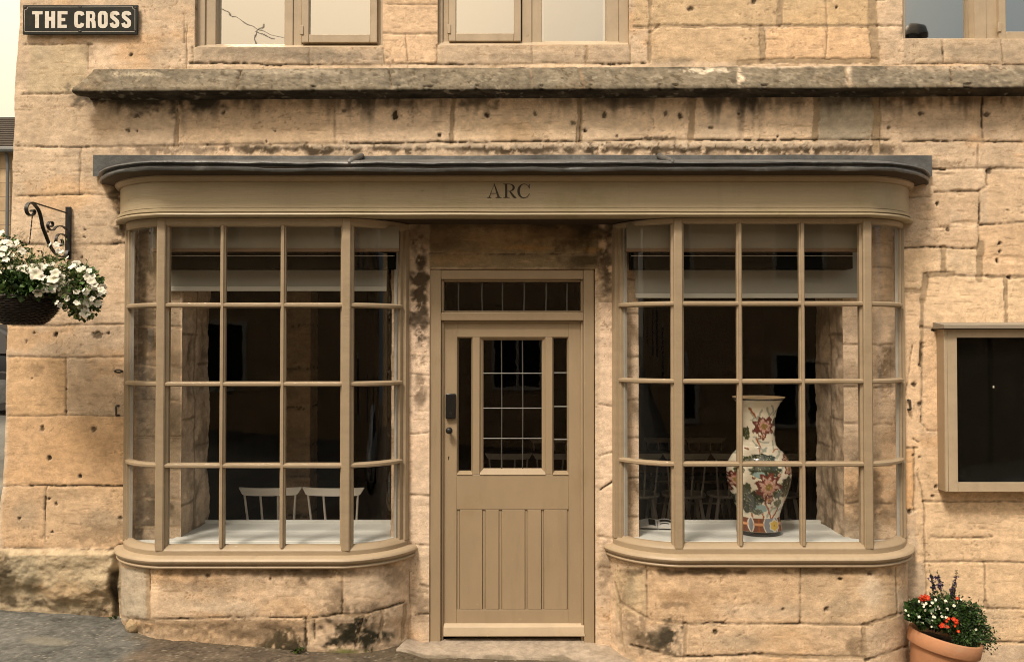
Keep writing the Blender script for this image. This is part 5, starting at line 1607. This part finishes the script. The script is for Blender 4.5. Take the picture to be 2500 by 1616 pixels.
def build_interior(parent):
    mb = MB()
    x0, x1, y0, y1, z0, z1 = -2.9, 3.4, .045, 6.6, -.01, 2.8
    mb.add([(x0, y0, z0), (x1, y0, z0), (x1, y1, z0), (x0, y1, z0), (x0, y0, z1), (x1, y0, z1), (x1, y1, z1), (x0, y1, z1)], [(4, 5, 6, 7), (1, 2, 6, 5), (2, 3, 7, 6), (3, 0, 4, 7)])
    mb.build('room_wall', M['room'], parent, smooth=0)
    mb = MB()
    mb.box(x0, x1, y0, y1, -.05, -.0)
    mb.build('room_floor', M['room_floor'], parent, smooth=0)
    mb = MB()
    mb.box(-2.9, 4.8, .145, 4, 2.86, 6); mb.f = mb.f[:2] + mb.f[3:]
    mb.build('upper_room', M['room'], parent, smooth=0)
    # stone pier standing inside the left window
    us, zs = np.linspace(0, .9, 70), np.linspace(0, 2.78, 190)
    U, Z = np.meshgrid(us, zs, indexing='ij')
    U = U * .5
    X = np.where(U < .2, -1.745 + U, -1.545); Y = np.where(U < .2, 1.5, 1.5 + (U - .2))
    px, py = 400 * U + 3000, 400 * Z
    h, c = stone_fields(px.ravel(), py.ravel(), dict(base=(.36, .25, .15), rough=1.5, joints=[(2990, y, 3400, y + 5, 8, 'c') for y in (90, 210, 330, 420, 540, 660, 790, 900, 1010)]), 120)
    h = h.reshape(U.shape) * 2
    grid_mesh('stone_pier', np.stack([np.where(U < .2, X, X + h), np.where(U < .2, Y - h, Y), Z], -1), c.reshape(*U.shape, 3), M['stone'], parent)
    m = chair_master('cream spindle chair behind the left window shelf, nearer the stone reveal')
    m.location, m.rotation_euler = (-1.68, 1.06, 0), (0, 0, R(2))
    dup(m, (-1.225, 1.05, 0), R(-3), 'cream spindle chair behind the left window shelf, nearer the door')
    names = {-.03: 'dim chair seen through the middle of the leaded door glass', .39: 'dim chair seen through the right edge of the leaded door glass', 1.17: 'dim spindle chair cut off by the stone edge of the right window, near row', 1.60: 'dim spindle chair to the left of the vase, whole back in view, near row', 2.03: 'dim spindle chair hidden behind the vase, near row', 2.46: 'dim spindle chair to the right of the vase by the stone reveal, near row'}
    for x, lab in names.items():
        dup(m, (x, 2.98, 0), R(random.uniform(-5, 5)), lab)
    for x, lab in {1.62: 'far dim chair across the table, first one left of the vase', 2.05: 'far dim chair across the table, directly left of the vase neck', .42: 'far dim chair across the table, seen through the door glass'}.items():
        dup(m, (x, 3.9, 0), R(180 + random.uniform(-6, 6)), lab)
    build_table('long dark wooden dining table between the two rows of chairs', -.3, 2.9, 3.02, 3.78)

def build_blind(plan, x0, x1, yb, label):
    Y = -.028
    a, b_ = P(x0, yb, Y), P(x1, yb, Y)
    zt = zat(606, -.07) - .005
    root = empty('roller_blind', label, 'blind', ((a.x + b_.x) / 2, Y, a.z), group='roller blinds behind the bay glass')
    W = (b_.x - a.x) / 2
    mb = MB()
    n = 40
    rings = []
    for i in range(n + 1):
        x = -W + 2 * W * i / n
        w = .002 * math.sin(i * .9)
        rings.append([(x, -.0008 + w, .028), (x, .0008 + w, .028), (x, .0008, zt - a.z), (x, -.0008, zt - a.z)])
    mb.rings(rings)
    mb.build('fabric', M['fabric'], root)
    mb = MB()
    mb.box(-W, W, -.006, .006, 0, .028)
    mb.build('hem_bar', M['hem'], root, bevel=.003)
    mb = MB()
    mb.tube([(-W - .01, .02, zt - a.z - .002), (W + .01, .02, zt - a.z - .002)], .017, 14)
    mb.build('roller', M['hem'], root)

def build_magazine():
    c = PZ(1605, 1280, .70)
    root = empty('magazine', 'open printed magazine lying on the shelf at the left end of the right window', 'magazine', c, R(-8))
    for s in (-1, 1):
        mb = MB()
        rings = []
        for i in range(9):
            t = i / 8
            x = s * (.002 + .105 * t)
            z = .006 + .012 * math.sin(math.pi * min(1, t * 1.1)) * (1 - .4 * t)
            rings.append([(x, -.12, .001), (x, .12, .001), (x, .12, z), (x, -.12, z)])
        mb.rings(rings)
        pg = mb.build('page', M['paper'], root, smooth=50)
        mb = MB()
        for (u0, u1, v0, v1) in (((.012, .055, -.09, .09),) if s < 0 else ((.015, .09, .02, .09), (.015, .07, -.05, -.02))):
            r = []
            for x in np.linspace(u0, u1, 5):
                t = (x - .002) / .105
                z = .0068 + .012 * math.sin(math.pi * min(1, t * 1.1)) * (1 - .4 * t)
                r.append([(s * x, v0, z), (s * x, v1, z)])
            mb.rings(r, cap=False, close=False)
        mb.build('printed_block', M['iron'], pg, recalc=False)

# ------------------------------------------------------------------ beyond: ground, houses, cars
def gz(X, Y):
    z = np.interp(X, [-80, -8, -3.1, -2.2, -1.2, -.62, -.5, .5, .6, .8, 3, 8, 80], [3.2, .62, .262, .205, .125, .088, .050, .022, .015, -.04, -.24, -.6, -3.5])
    return z + .015 * np.clip(Y, -9, 0) + .01 * np.clip(Y, 0, 60) * (X < -3.3)

def build_ground():
    xs = np.concatenate([-3.5 - np.cumsum(np.geomspace(.02, 12, 34))[::-1], np.arange(-3.5, 3.4, .011), 3.4 + np.cumsum(np.geomspace(.02, 12, 34))])
    ys = np.concatenate([-1.3 - np.cumsum(np.geomspace(.02, 10, 30))[::-1], np.arange(-1.3, .05, .011), .05 + np.cumsum(np.geomspace(.01, 10, 26))])
    X, Y = np.meshgrid(xs, ys, indexing='ij')
    Z = gz(X, Y)
    px, py = X * 400, Y * 400
    n1, n2, n3 = fbm(px / 60, py / 60, 401, 4), fbm(px / 9, py / 9, 402, 4), fbm(px / 3, py / 3, 403, 2)
    Z = Z + .008 * n1 + .0055 * n2 + .003 * n3
    col = np.ones((*X.shape, 3)) * np.array((.105, .105, .096))
    c = col.reshape(-1, 3)
    brown = ss(-2.1, -1.95, (X + .1 * n1).ravel())
    c = lerp(c, (.100, .078, .056), brown)
    c = c * (1 + 1.0 * n1.ravel() + .9 * n2.ravel() + .8 * n3.ravel())[:, None]
    r = np.hypot((X + 2.55) / .17, (Y + .42) / .07).ravel() + 1.2 * n1.ravel()
    c = lerp(c, (.19, .18, .145), ss(1.1, .3, r) * .8)
    # worn stone and earth along the foot of the wall
    foot = ss(-.36, -.28, (Y + .10 * n1 + .03 * n2).ravel()) * ss(-2.2, -2.1, X.ravel())
    c = lerp(c, (.085, .066, .04), foot * .6)
    ck = ss(.012, .004, np.abs(n1.ravel() - .03)) * ss(-2.0, -1.9, X.ravel()) * ss(-1.0, -.4, Y.ravel())
    c = lerp(c, (.02, .016, .011), ck * .8)
    spk = ss(.27, .33, n3.ravel()) 
    c = lerp(c, (.34, .31, .24), spk * .55)
    Z = Z - (.004 * ck).reshape(X.shape)
    under = (X > -2.9) & (Y > .12) & (X < 30) & (Y < 9)
    Z = np.where(under, -.4, Z)
    o = grid_mesh('pavement', np.stack([X, Y, Z], -1), c.reshape(*X.shape, 3), M['ground'])
    tag(o, 'grey brown asphalt pavement sloping down past the shop front', None, None, 'structure')
    # pale concrete doorstep apron
    inner = [(-.62, -.02, 0), (-.47, .02, .0), (-.30, .10, .012), (0, .10, .012), (.30, .10, .012), (.47, .10, .008), (.56, .0, 0), (.70, -.10, 0)]
    outer = [(-.66, -.20), (-.46, -.205), (-.30, -.185), (0, -.19), (.30, -.20), (.44, -.26), (.62, -.42), (.88, -.60)]
    a = np.array([p[:2] for p in inner]); b_ = np.array(outer)
    t_i = np.linspace(0, 7, 260)
    ax = np.stack([np.interp(t_i, range(8), a[:, k]) for k in (0, 1)], 1)
    bx = np.stack([np.interp(t_i, range(8), b_[:, k]) for k in (0, 1)], 1)
    bx[:, 1] += .03 * fbm(bx[:, 0] * 5, bx[:, 0] * 0, 411, 4)
    tt = np.linspace(0, 1, 60)
    G = ax[:, None] * (1 - tt)[None, :, None] + bx[:, None] * tt[None, :, None]
    X, Y = G[..., 0], G[..., 1]
    Z = np.maximum(gz(X, Y) + .012, (.072 - .03 * np.clip(X - .45, 0, 1) * 6) * (1 - tt)[None] ** .7 + (gz(X, Y) + .012) * (1 - (1 - tt)[None] ** .7)) + .004 * fbm(X * 14, Y * 14, 412, 4)
    Z[:, -1] -= .03
    Z = np.where(np.abs(X) < .5, np.minimum(Z, .079), Z)
    n1, n2 = fbm(X * 7, Y * 9, 413, 4).ravel(), fbm(X * 60, Y * 60, 414, 3).ravel()
    c = np.tile(np.array((.36, .30, .235)), (n1.size, 1)) * (1 + .5 * n1 + .35 * n2)[:, None]
    c = lerp(c, (.22, .18, .13), ss(.02, .2, n1) * .5)
    c = lerp(c, (.14, .115, .08), ss(.86, 1, np.repeat(tt[None], 260, 0).ravel() + .5 * n1) * .8)
    o = grid_mesh('doorstep', np.stack([X, Y, Z], -1), c.reshape(*X.shape, 3), M['ground'])
    tag(o, 'pale concrete doorstep apron spreading out below the door', 'doorstep', None, 'structure')

def house(name, label, x0, x1, y0, y1, zb, eave, ridge, face, m, group=None, wins=3, floors=2, door=None, chim=()):
    """stone house; face = -1 front towards -y, +1 front towards +y"""
    root = empty(name, label, 'house', ((x0 + x1) / 2, (y0 + y1) / 2, zb), 0, group)
    c = root.location
    off = lambda mb: setattr(mb, 'v', [(x - c.x, y - c.y, z - c.z) for x, y, z in mb.v]) or mb
    yf = y0 if face < 0 else y1
    ym = (y0 + y1) / 2
    mb = MB()
    mb.box(x0, x1, y0, y1, zb - 2, eave)
    mb.rings([[(x, y0, eave), (x, y1, eave), (x, ym, ridge)] for x in (x0, x1)])
    off(mb).build('wall', m, root, smooth=0)
    mb = MB()
    o = .25
    n = 14
    for s, ye in ((-1, y0), (1, y1)):
        for k in range(n):                    # courses of stone tiles
            t0, t1 = k / n, (k + 1) / n
            f = lambda t: (ye + s * o * (1 - t) + (ym - ye) * t, eave - .1 + (ridge - eave + .18) * t)
            (ya, za), (yb, zb_) = f(t0), f(t1 + .01)
            mb.add([(x0 - .1, ya, za + .05), (x1 + .1, ya, za + .05), (x1 + .1, yb, zb_ + .02), (x0 - .1, yb, zb_ + .02), (x0 - .1, ya, za), (x1 + .1, ya, za), (x1 + .1, yb, zb_ - .05), (x0 - .1, yb, zb_ - .05)], [(0, 1, 2, 3), (4, 5, 6, 7), (0, 1, 5, 4), (0, 3, 7, 4), (1, 2, 6, 5)])
    rf = off(mb).build('roof', M['tile'], root, smooth=0)
    for cx in chim:
        mb = MB()
        mb.box(cx - .35, cx + .35, ym - .3, ym + .3, ridge - .6, ridge + .8)
        mb.lathe([(.12, 0), (.13, .3), (.10, .45)], (cx, ym, ridge + .8), 12)
        off(mb).build('chimney', m, rf)
    mb_g = MB()
    mb_g.tube([(x0, yf + face * .2, eave - .08), (x1, yf + face * .2, eave - .08)], .06, 8)
    off(mb_g).build('gutter', M['pipe'], root)
    for fl in range(floors):
        for k in range(wins):
            wx = x0 + (x1 - x0) * (k + .5) / wins
            wz = zb + .9 + fl * 2.6
            if door == k and fl == 0:
                mb = MB()
                mb.box(wx - .45, wx + .45, min(yf, yf + face * .03), max(yf, yf + face * .03), zb - .3, zb + 1.95)
                off(mb).build('door', M['paint_win'], root, bevel=.01)
                continue
            mb = MB()
            ya, yb = sorted((yf + face * .0, yf + face * .04))
            frame_rect(mb, wx - .5, wx + .5, wz, wz + 1.3, .07, ya, yb)
            mb.box(wx - .03, wx + .03, ya, yb - .001, wz + .07, wz + 1.23)
            f = off(mb).build('window', M['sash'], root)
            mb = MB()
            mb.box(wx - .44, wx + .44, min(yf, yf + face * .012), max(yf, yf + face * .012), wz + .06, wz + 1.24)
            off(mb).build('pane', M['carglass'], f, smooth=0)
    return root

def build_car(label, paint, loc, rz):
    root = empty('parked_car', label, 'car', loc, rz)
    prof = [(-2.05, .42, .70, .62), (-2.0, .28, .74, .74), (-1.7, .22, .86, .84), (-1.2, .20, .92, .88), (-.75, .19, .96, .90), (0, .19, .96, .90), (.8, .19, .96, .90), (1.3, .20, .93, .88), (1.75, .22, .90, .85), (2.02, .30, .82, .78), (2.08, .45, .70, .68)]
    mb = MB()
    rings = []
    for x, z0, z1, w in prof:
        rings.append([(x, w * .93, z0), (x, w, (z0 + z1) * .45), (x, w * .99, (z0 + z1) * .58), (x, w * .90, z1 - .04), (x, w * .6, z1), (x, -w * .6, z1), (x, -w * .90, z1 - .04), (x, -w * .99, (z0 + z1) * .58), (x, -w, (z0 + z1) * .45), (x, -w * .93, z0)])
    mb.rings(rings)
    b_ = mb.build('body', paint, root, smooth=60)
    mb = MB()
    rings = []
    for x, z, w in ((-1.0, .90, .80), (-.25, 1.38, .64), (.1, 1.44, .63), (.9, 1.42, .62), (1.35, 1.28, .62), (1.85, .92, .76)):
        rings.append([(x, w, .88), (x, w * .98, max(.89, z - .1)), (x, w * .86, z), (x, -w * .86, z), (x, -w * .98, max(.89, z - .1)), (x, -w, .88)])
    mb.rings(rings)
    mb.build('cabin', paint, root, smooth=40)
    for s in (-1, 1):
        mb = MB()
        mb.add([(-.72, s * .795, .93), (.42, s * .80, .93), (.42, s * .66, 1.34), (-.22, s * .66, 1.33)], [(0, 1, 2, 3)])
        mb.add([(.50, s * .80, .93), (1.55, s * .79, .93), (1.15, s * .66, 1.30), (.50, s * .66, 1.34)], [(0, 1, 2, 3)])
        mb.build('side_window', M['carglass'], root, recalc=False, smooth=0)
    for x in (-1.32, 1.32):
        for s in (-1, 1):
            mb = MB()
            mb.lathe([(.2, -.09), (.30, -.1), (.325, -.07), (.325, .07), (.30, .1), (.2, .09)], n=28)
            mb.v = [(x + a, s * .80 + cc, .325 + b2) for a, b2, cc in mb.v]
            wl = mb.build('wheel', M['tyre'], root)
            mb = MB()
            mb.lathe([(.05, .11), (.19, .095), (.2, .07), (.2, -.07), (.19, -.095), (.05, -.11)], n=20)
            mb.v = [(x + a, s * .80 + cc, .325 + b2) for a, b2, cc in mb.v]
            mb.build('rim', M['lead'], wl)
    for s in (-1, 1):
        mb = MB()
        mb.box(-2.06, -1.92, s * .58 - .14, s * .58 + .14, .54, .66)
        mb.build('headlight', M['sash'], root, bevel=.02)
    return root
SKYC, SKYG, SKYS, SUNE, SUNA, EXPO = (9.8, 8.0, 5.8), (2.9, 3.2, 3.3), .10, 1.35, 12, 1.42
# ------------------------------------------------------------------ assemble
shop = empty('shop_building', 'honey limestone shop with two curved bay windows, taupe door and ARC fascia', 'building', (0, 0, 0))
build_wall(shop)
build_ledge(shop)
b1 = build_bay(shop, BL, (553, 745, 937.5, 1136.5, 1331), (394.5, 543, 690.5, 846), 1361, 3)
b2 = build_bay(shop, BR, (546.5, 741.5, 931, 1133, 1326), (1655, 1806, 1959, 2116.5), 1358, 4)
build_riser(b1, BL, 1361, 71)
build_riser(b2, BR, 1358, 72)
build_fascia(shop)
build_door(shop)
build_upper_window(shop, 'w1', (525, 694), (694, 736), (736, 920.5), 105, 104)
build_upper_window(shop, 'w2', (1323, 1482), (1274, 1323), (1095.5, 1272), 97, 101)
build_upper_window(shop, 'w3', (2213, 2379), (2379, 2439), (2439, 2640), 91, 97)
# iron fixings in the stone
for nm, x, y, s in (('iron_ring', 291, 906, 0), ('iron_staple', 286, 1002, 1), ('iron_staple', 2216, 988, 1)):
    p = P(x, y, -.005)
    mb = MB()
    if s:
        mb.tube([p + Vector((.008, .03, .028)), p + Vector((.004, -.018, .028)), p + Vector((.004, -.024, .022)), p + Vector((.006, -.024, -.022)), p + Vector((.004, -.018, -.028)), p + Vector((.008, .03, -.028))], .0065, 8)
    else:
        mb.tube([p + Vector((.020 * math.cos(t), -.012 - .004 * math.sin(t), .008 * math.sin(t))) for t in np.linspace(0, 2 * math.pi, 20)], .005, 6)
        mb.tube([p + Vector((.018, .03, 0)), p + Vector((.018, -.012, 0))], .006, 6)
    mb.build(nm, M['rust'], shop)
build_interior(shop)
build_blind(BL, 404, 944, 711, 'pale roller blind half lowered behind the glass of the left bay')
build_blind(BR, 1551, 2099, 728, 'pale roller blind half lowered behind the glass of the right bay')
build_magazine()
build_vase()
build_sign()
build_basket(build_bracket())
build_case()
build_pot()
build_ground()
def loose_stone(label, px, py, s, c):
    g0 = PZ(px, py, .2)
    for _ in range(4):
        g0 = PZ(px, py, float(gz(np.array(g0.x), np.array(g0.y))) + s[2] * .6)
    bm = bmesh.new()
    bmesh.ops.create_icosphere(bm, subdivisions=4, radius=1)
    for v in bm.verts:
        k = 1 + .5 * float(fbm(np.array([v.co.x * 1.7 + px]), np.array([v.co.y * 1.7 + v.co.z]), 5, 4)[0])
        v.co = Vector((v.co.x * s[0], v.co.y * s[1], v.co.z * s[2])) * k
    me = bpy.data.meshes.new('loose_stone')
    bm.to_mesh(me); bm.free()
    at = me.color_attributes.new('Col', 'FLOAT_COLOR', 'POINT')
    at.data.foreach_set('color', np.tile(np.array((*c, 1), dtype=np.float32), len(me.vertices)))
    me.materials.append(M['rough_stone']); me.shade_smooth()
    o = put(bpy.data.objects.new('loose_stone', me))
    o.location = g0
    tag(o, label, 'stone', 'loose stones at the foot of the wall')
loose_stone('flat pale stone lying on the asphalt under the rough plinth block', 100, 1474, (.075, .04, .022), (.50, .40, .28))
loose_stone('small pale stone chip beside the flat stone under the plinth', 166, 1487, (.03, .02, .012), (.50, .41, .30))
loose_stone('grey stone chip at the far left edge of the pavement', 6, 1478, (.04, .03, .014), (.32, .30, .25))
loose_stone('brown stone lump wedged at the left foot of the left bay', 328, 1528, (.048, .05, .045), (.36, .27, .16))
def weed(label, px, py, n, s):
    g0 = PZ(px, py, .1)
    for _ in range(4):
        g0 = PZ(px, py, float(gz(np.array(g0.x), np.array(g0.y))) + .005)
    mb = MB()
    for _ in range(n):
        leafbits(mb, 1, lambda: ((random.gauss(0, s * .5), random.gauss(0, s * .3), random.uniform(0, s * .3)), (random.gauss(0, .7), random.gauss(0, .5) - .3, 1)), s, [(.04, .06, .012), (.07, .09, .02), (.03, .045, .01)], .28)
    o = mb.build('weed', M['leaf'], None, recalc=False, smooth=0)
    o.location = g0
    tag(o, label, 'weed', 'weeds at the foot of the wall')
weed('small green weed under the mossy stones of the left bay', 728, 1590, 30, .03)
weed('thin weed in the corner between the plinth and the left bay', 276, 1510, 16, .022)
weed('low weed beside the doorstep under the left bay', 905, 1588, 18, .018)

# far end of the side street, left of the corner
sm = mat('coursed_house_stone', (.46, .34, .21), .9, .16, 1.2, 12, .01)
def coursed(m):
    nt = m.node_tree
    b = nt.nodes['Principled BSDF']
    co = nd(nt, 'ShaderNodeTexCoord').outputs['Object']
    mp = nd(nt, 'ShaderNodeMapping')
    mp.inputs['Rotation'].default_value = (R(90), 0, 0)
    nt.links.new(co, mp.inputs['Vector'])
    br = nd(nt, 'ShaderNodeTexBrick')
    br.inputs['Scale'].default_value = 1
    br.inputs['Brick Width'].default_value, br.inputs['Row Height'].default_value, br.inputs['Mortar Size'].default_value = .62, .30, .008
    br.inputs['Color1'].default_value, br.inputs['Color2'].default_value, br.inputs['Mortar'].default_value = (.50, .37, .23, 1), (.44, .32, .19, 1), (.26, .19, .12, 1)
    nt.links.new(mp.outputs[0], br.inputs['Vector'])
    c = mul(nt, br.outputs['Color'], rng(nt, noise(nt, co, 3, 6), .8, 1.2))
    nt.links.new(c, b.inputs['Base Color'])
coursed(sm)
zc = float(gz(np.array(-10.), np.array(13.)))
house('neighbour_house', 'pale stone house with a dark tiled roof far down the side street', -19, -10.45, 13.5, 19.5, zc, 6.08, 7.4, -1, sm, None, 4, 2, 1, (-15,))
mb = MB()
mb.tube([(-10.82, 13.42, 5.95), (-10.79, 13.42, 5.7), (-10.79, 13.42, zc)], .035, 8)
dp = mb.build('downpipe', M['pipe'], None)
dp.parent = bpy.data.objects['neighbour_house']
dp.matrix_parent_inverse = Matrix.Translation(-Vector(bpy.data.objects['neighbour_house'].location))
build_car('black car parked far off beside the stone house at the left corner', M['car_dark'], (-9.5, 9.7, float(gz(np.array(-9.5), np.array(9.7)))), 0)

# across the street, seen only in the glass
om = mat('terrace_stone', (.36, .27, .17), .9, .2, .8, 12, .01)
coursed(om)
G = 'terraced houses across the street'
for x0, x1, e, rd, lab, d, ch in ((-24, -15.5, 5.3, 7.2, 'low stone house at the far left of the terrace opposite', 1, (-20,)), (-15.4, -7, 5.9, 7.9, 'wide stone house with two chimneys in the terrace opposite', 0, (-14, -8.5)), (-6.9, 1.5, 5.1, 7.1, 'stone house directly opposite the shop with a door in the middle', 1, (-6,)), (1.6, 9, 5.4, 7.5, 'stone house opposite with a chimney by its right gable', 2, (8.6,)), (9.1, 18, 4.9, 6.7, 'low stone house at the right of the terrace opposite', 1, (14,)), (18.1, 27, 5.5, 7.4, 'stone house at the far right of the terrace opposite', 0, (24,))):
    zb = float(gz(np.array((x0 + x1) / 2), np.array(-9.)))
    house('terrace_house', lab, x0, x1, -18, -11.5, zb, e + zb * .5, rd + zb * .5, 1, om, G, 3, 2, d, ch)
E = 'unseen houses added to keep the sky out of the bay glass'  # added out of view so the curved panes reflect less bright sky
house('sky_block_house', 'unseen tall stone house added at the far left to block sky reflections', -44, -32, -9, 6, 1.0, 8, 11, -1, om, E, 3, 2, 1, (-38,))
house('sky_block_house', 'unseen tall stone house added at the far right to block sky reflections', 32, 44, -9, 6, -1.6, 6.5, 9.5, -1, om, E, 3, 2, 1, (38,))
build_car('silver car parked across the street, mirrored in the display case', M['car_silver'], (8.1, -6.6, float(gz(np.array(8.1), np.array(-6.6)))), R(4))
def refl(px, py, Yt, Yp=.10):
    p = P(px, py, Yp)
    m = Vector((0, 2 * Yp - CY, CZ))
    return m + (p - m) * ((Yt - m.y) / (p.y - m.y))
a = refl(630, 104, -14.5)
root = empty('roof_aerial', 'thin television aerial on the roof opposite, mirrored in the left upper window', 'aerial', a)
q = lambda zx, zy: refl(460 + zx / 4.766, zy / 4.766, -14.5) - a
mb = MB()
mb.tube([q(818, 700), q(818, 350)], .011, 6)
mb.tube([q(800, 345), q(1030, 450)], .010, 6)
mb.tube([q(905, 275), q(810, 350)], .007, 6); mb.tube([q(890, 275), q(800, 340)], .007, 6)
for k in range(10):
    zx, zy = 830 + k * 20, 358 + k * 9.2
    mb.tube([q(zx + 4, zy - 14), q(zx - 4, zy + 14)], .0045, 5)
mb.build('antenna', M['iron'], root)
a = refl(2240, 100, -14.75)
root = empty('chimney_cowl', 'black domed chimney cowl on the gable opposite, mirrored in the right upper window', 'chimney cowl', a)
mb = MB()
mb.lathe([(.20, -.9), (.18, -.05), (.21, 0), (.17, .02)], n=20)
mb.build('pot', M['iron'], root)
mb = MB()
mb.lathe([(.27, .16), (.26, .24), (.20, .36), (.10, .43), (.01, .45)], n=20)
mb.lathe([(.03, -.02), (.03, .2)], (.15, 0, 0), 8); mb.lathe([(.03, -.02), (.03, .2)], (-.15, 0, 0), 8)
mb.build('hood', M['iron'], root)
mb = MB()
c = refl(560, 40, -9)
w0, w1 = refl(460 + 100 / 4.766, -75 / 4.766, -9), refl(460 + 1500 / 4.766, 545 / 4.766, -9)
mb.tube([w0 + (w1 - w0) * t - Vector((0, 0, .10 * math.sin(math.pi * t))) for t in np.linspace(-.6, 1.2, 20)], .006, 6)
tag(mb.build('overhead_wire', M['iron'], None), 'thin black wire slung over the street, mirrored in the left upper window', 'wire')

# ------------------------------------------------------------------ light, sky, camera
SUN = Vector((-.38, -.66, 1.10)).normalized()
w = bpy.data.worlds.new('World')
SC.world = w
w.use_nodes = True
nt = w.node_tree
bg = nt.nodes['Background']
sky = nd(nt, 'ShaderNodeTexSky', sky_type='NISHITA')
sky.sun_disc = False
sky.sun_elevation = math.asin(SUN.z)
sky.sun_rotation = math.atan2(SUN.x, SUN.y)
sky.air_density, sky.dust_density, sky.ozone_density = 1.2, 4.0, 1.0
tc = nd(nt, 'ShaderNodeTexCoord').outputs['Generated']
cl = noise(nt, tc, 1.7, 6)
sep = nd(nt, 'ShaderNodeSeparateXYZ')
nt.links.new(tc, sep.inputs[0])
bank = rng(nt, sep.outputs[0], 1.0, .0, -.05, .45)
c1 = mixc(nt, bank, SKYG, SKYC)
mp = rng(nt, cl, .96, 1.0, .35, .65)
c = mixc(nt, mp, sky.outputs[0], c1)
ov = rng(nt, sep.outputs[2], .34, 1.2, .12, .9)
c = mul(nt, c, ov)
nt.links.new(c, bg.inputs[0])
bg.inputs[1].default_value = SKYS
L = bpy.data.lights.new('sun', 'SUN')
L.energy, L.angle, L.color = SUNE, R(SUNA), (1.0, .86, .71)
lo = bpy.data.objects.new('sun', L)
put(lo)
lo.rotation_euler = SUN.to_track_quat('Z', 'Y').to_euler()
cam = bpy.data.cameras.new('camera')
cam.sensor_width, cam.lens, cam.clip_end, cam.clip_start = 36, 36 * F / 2500, 400, .05
co = bpy.data.objects.new('camera', cam)
put(co)
co.location, co.rotation_euler = (0, CY, CZ), (R(90) + TH, 0, 0)
SC.camera = co
SC.view_settings.view_transform = 'Standard'
SC.view_settings.look = 'None'
SC.view_settings.gamma = 1
SC.view_settings.exposure = EXPO
SC.cycles.use_denoising = True
SC.cycles.filter_width = 1.0
SC.cycles.max_bounces = 10
SC.cycles.transparent_max_bounces = 16
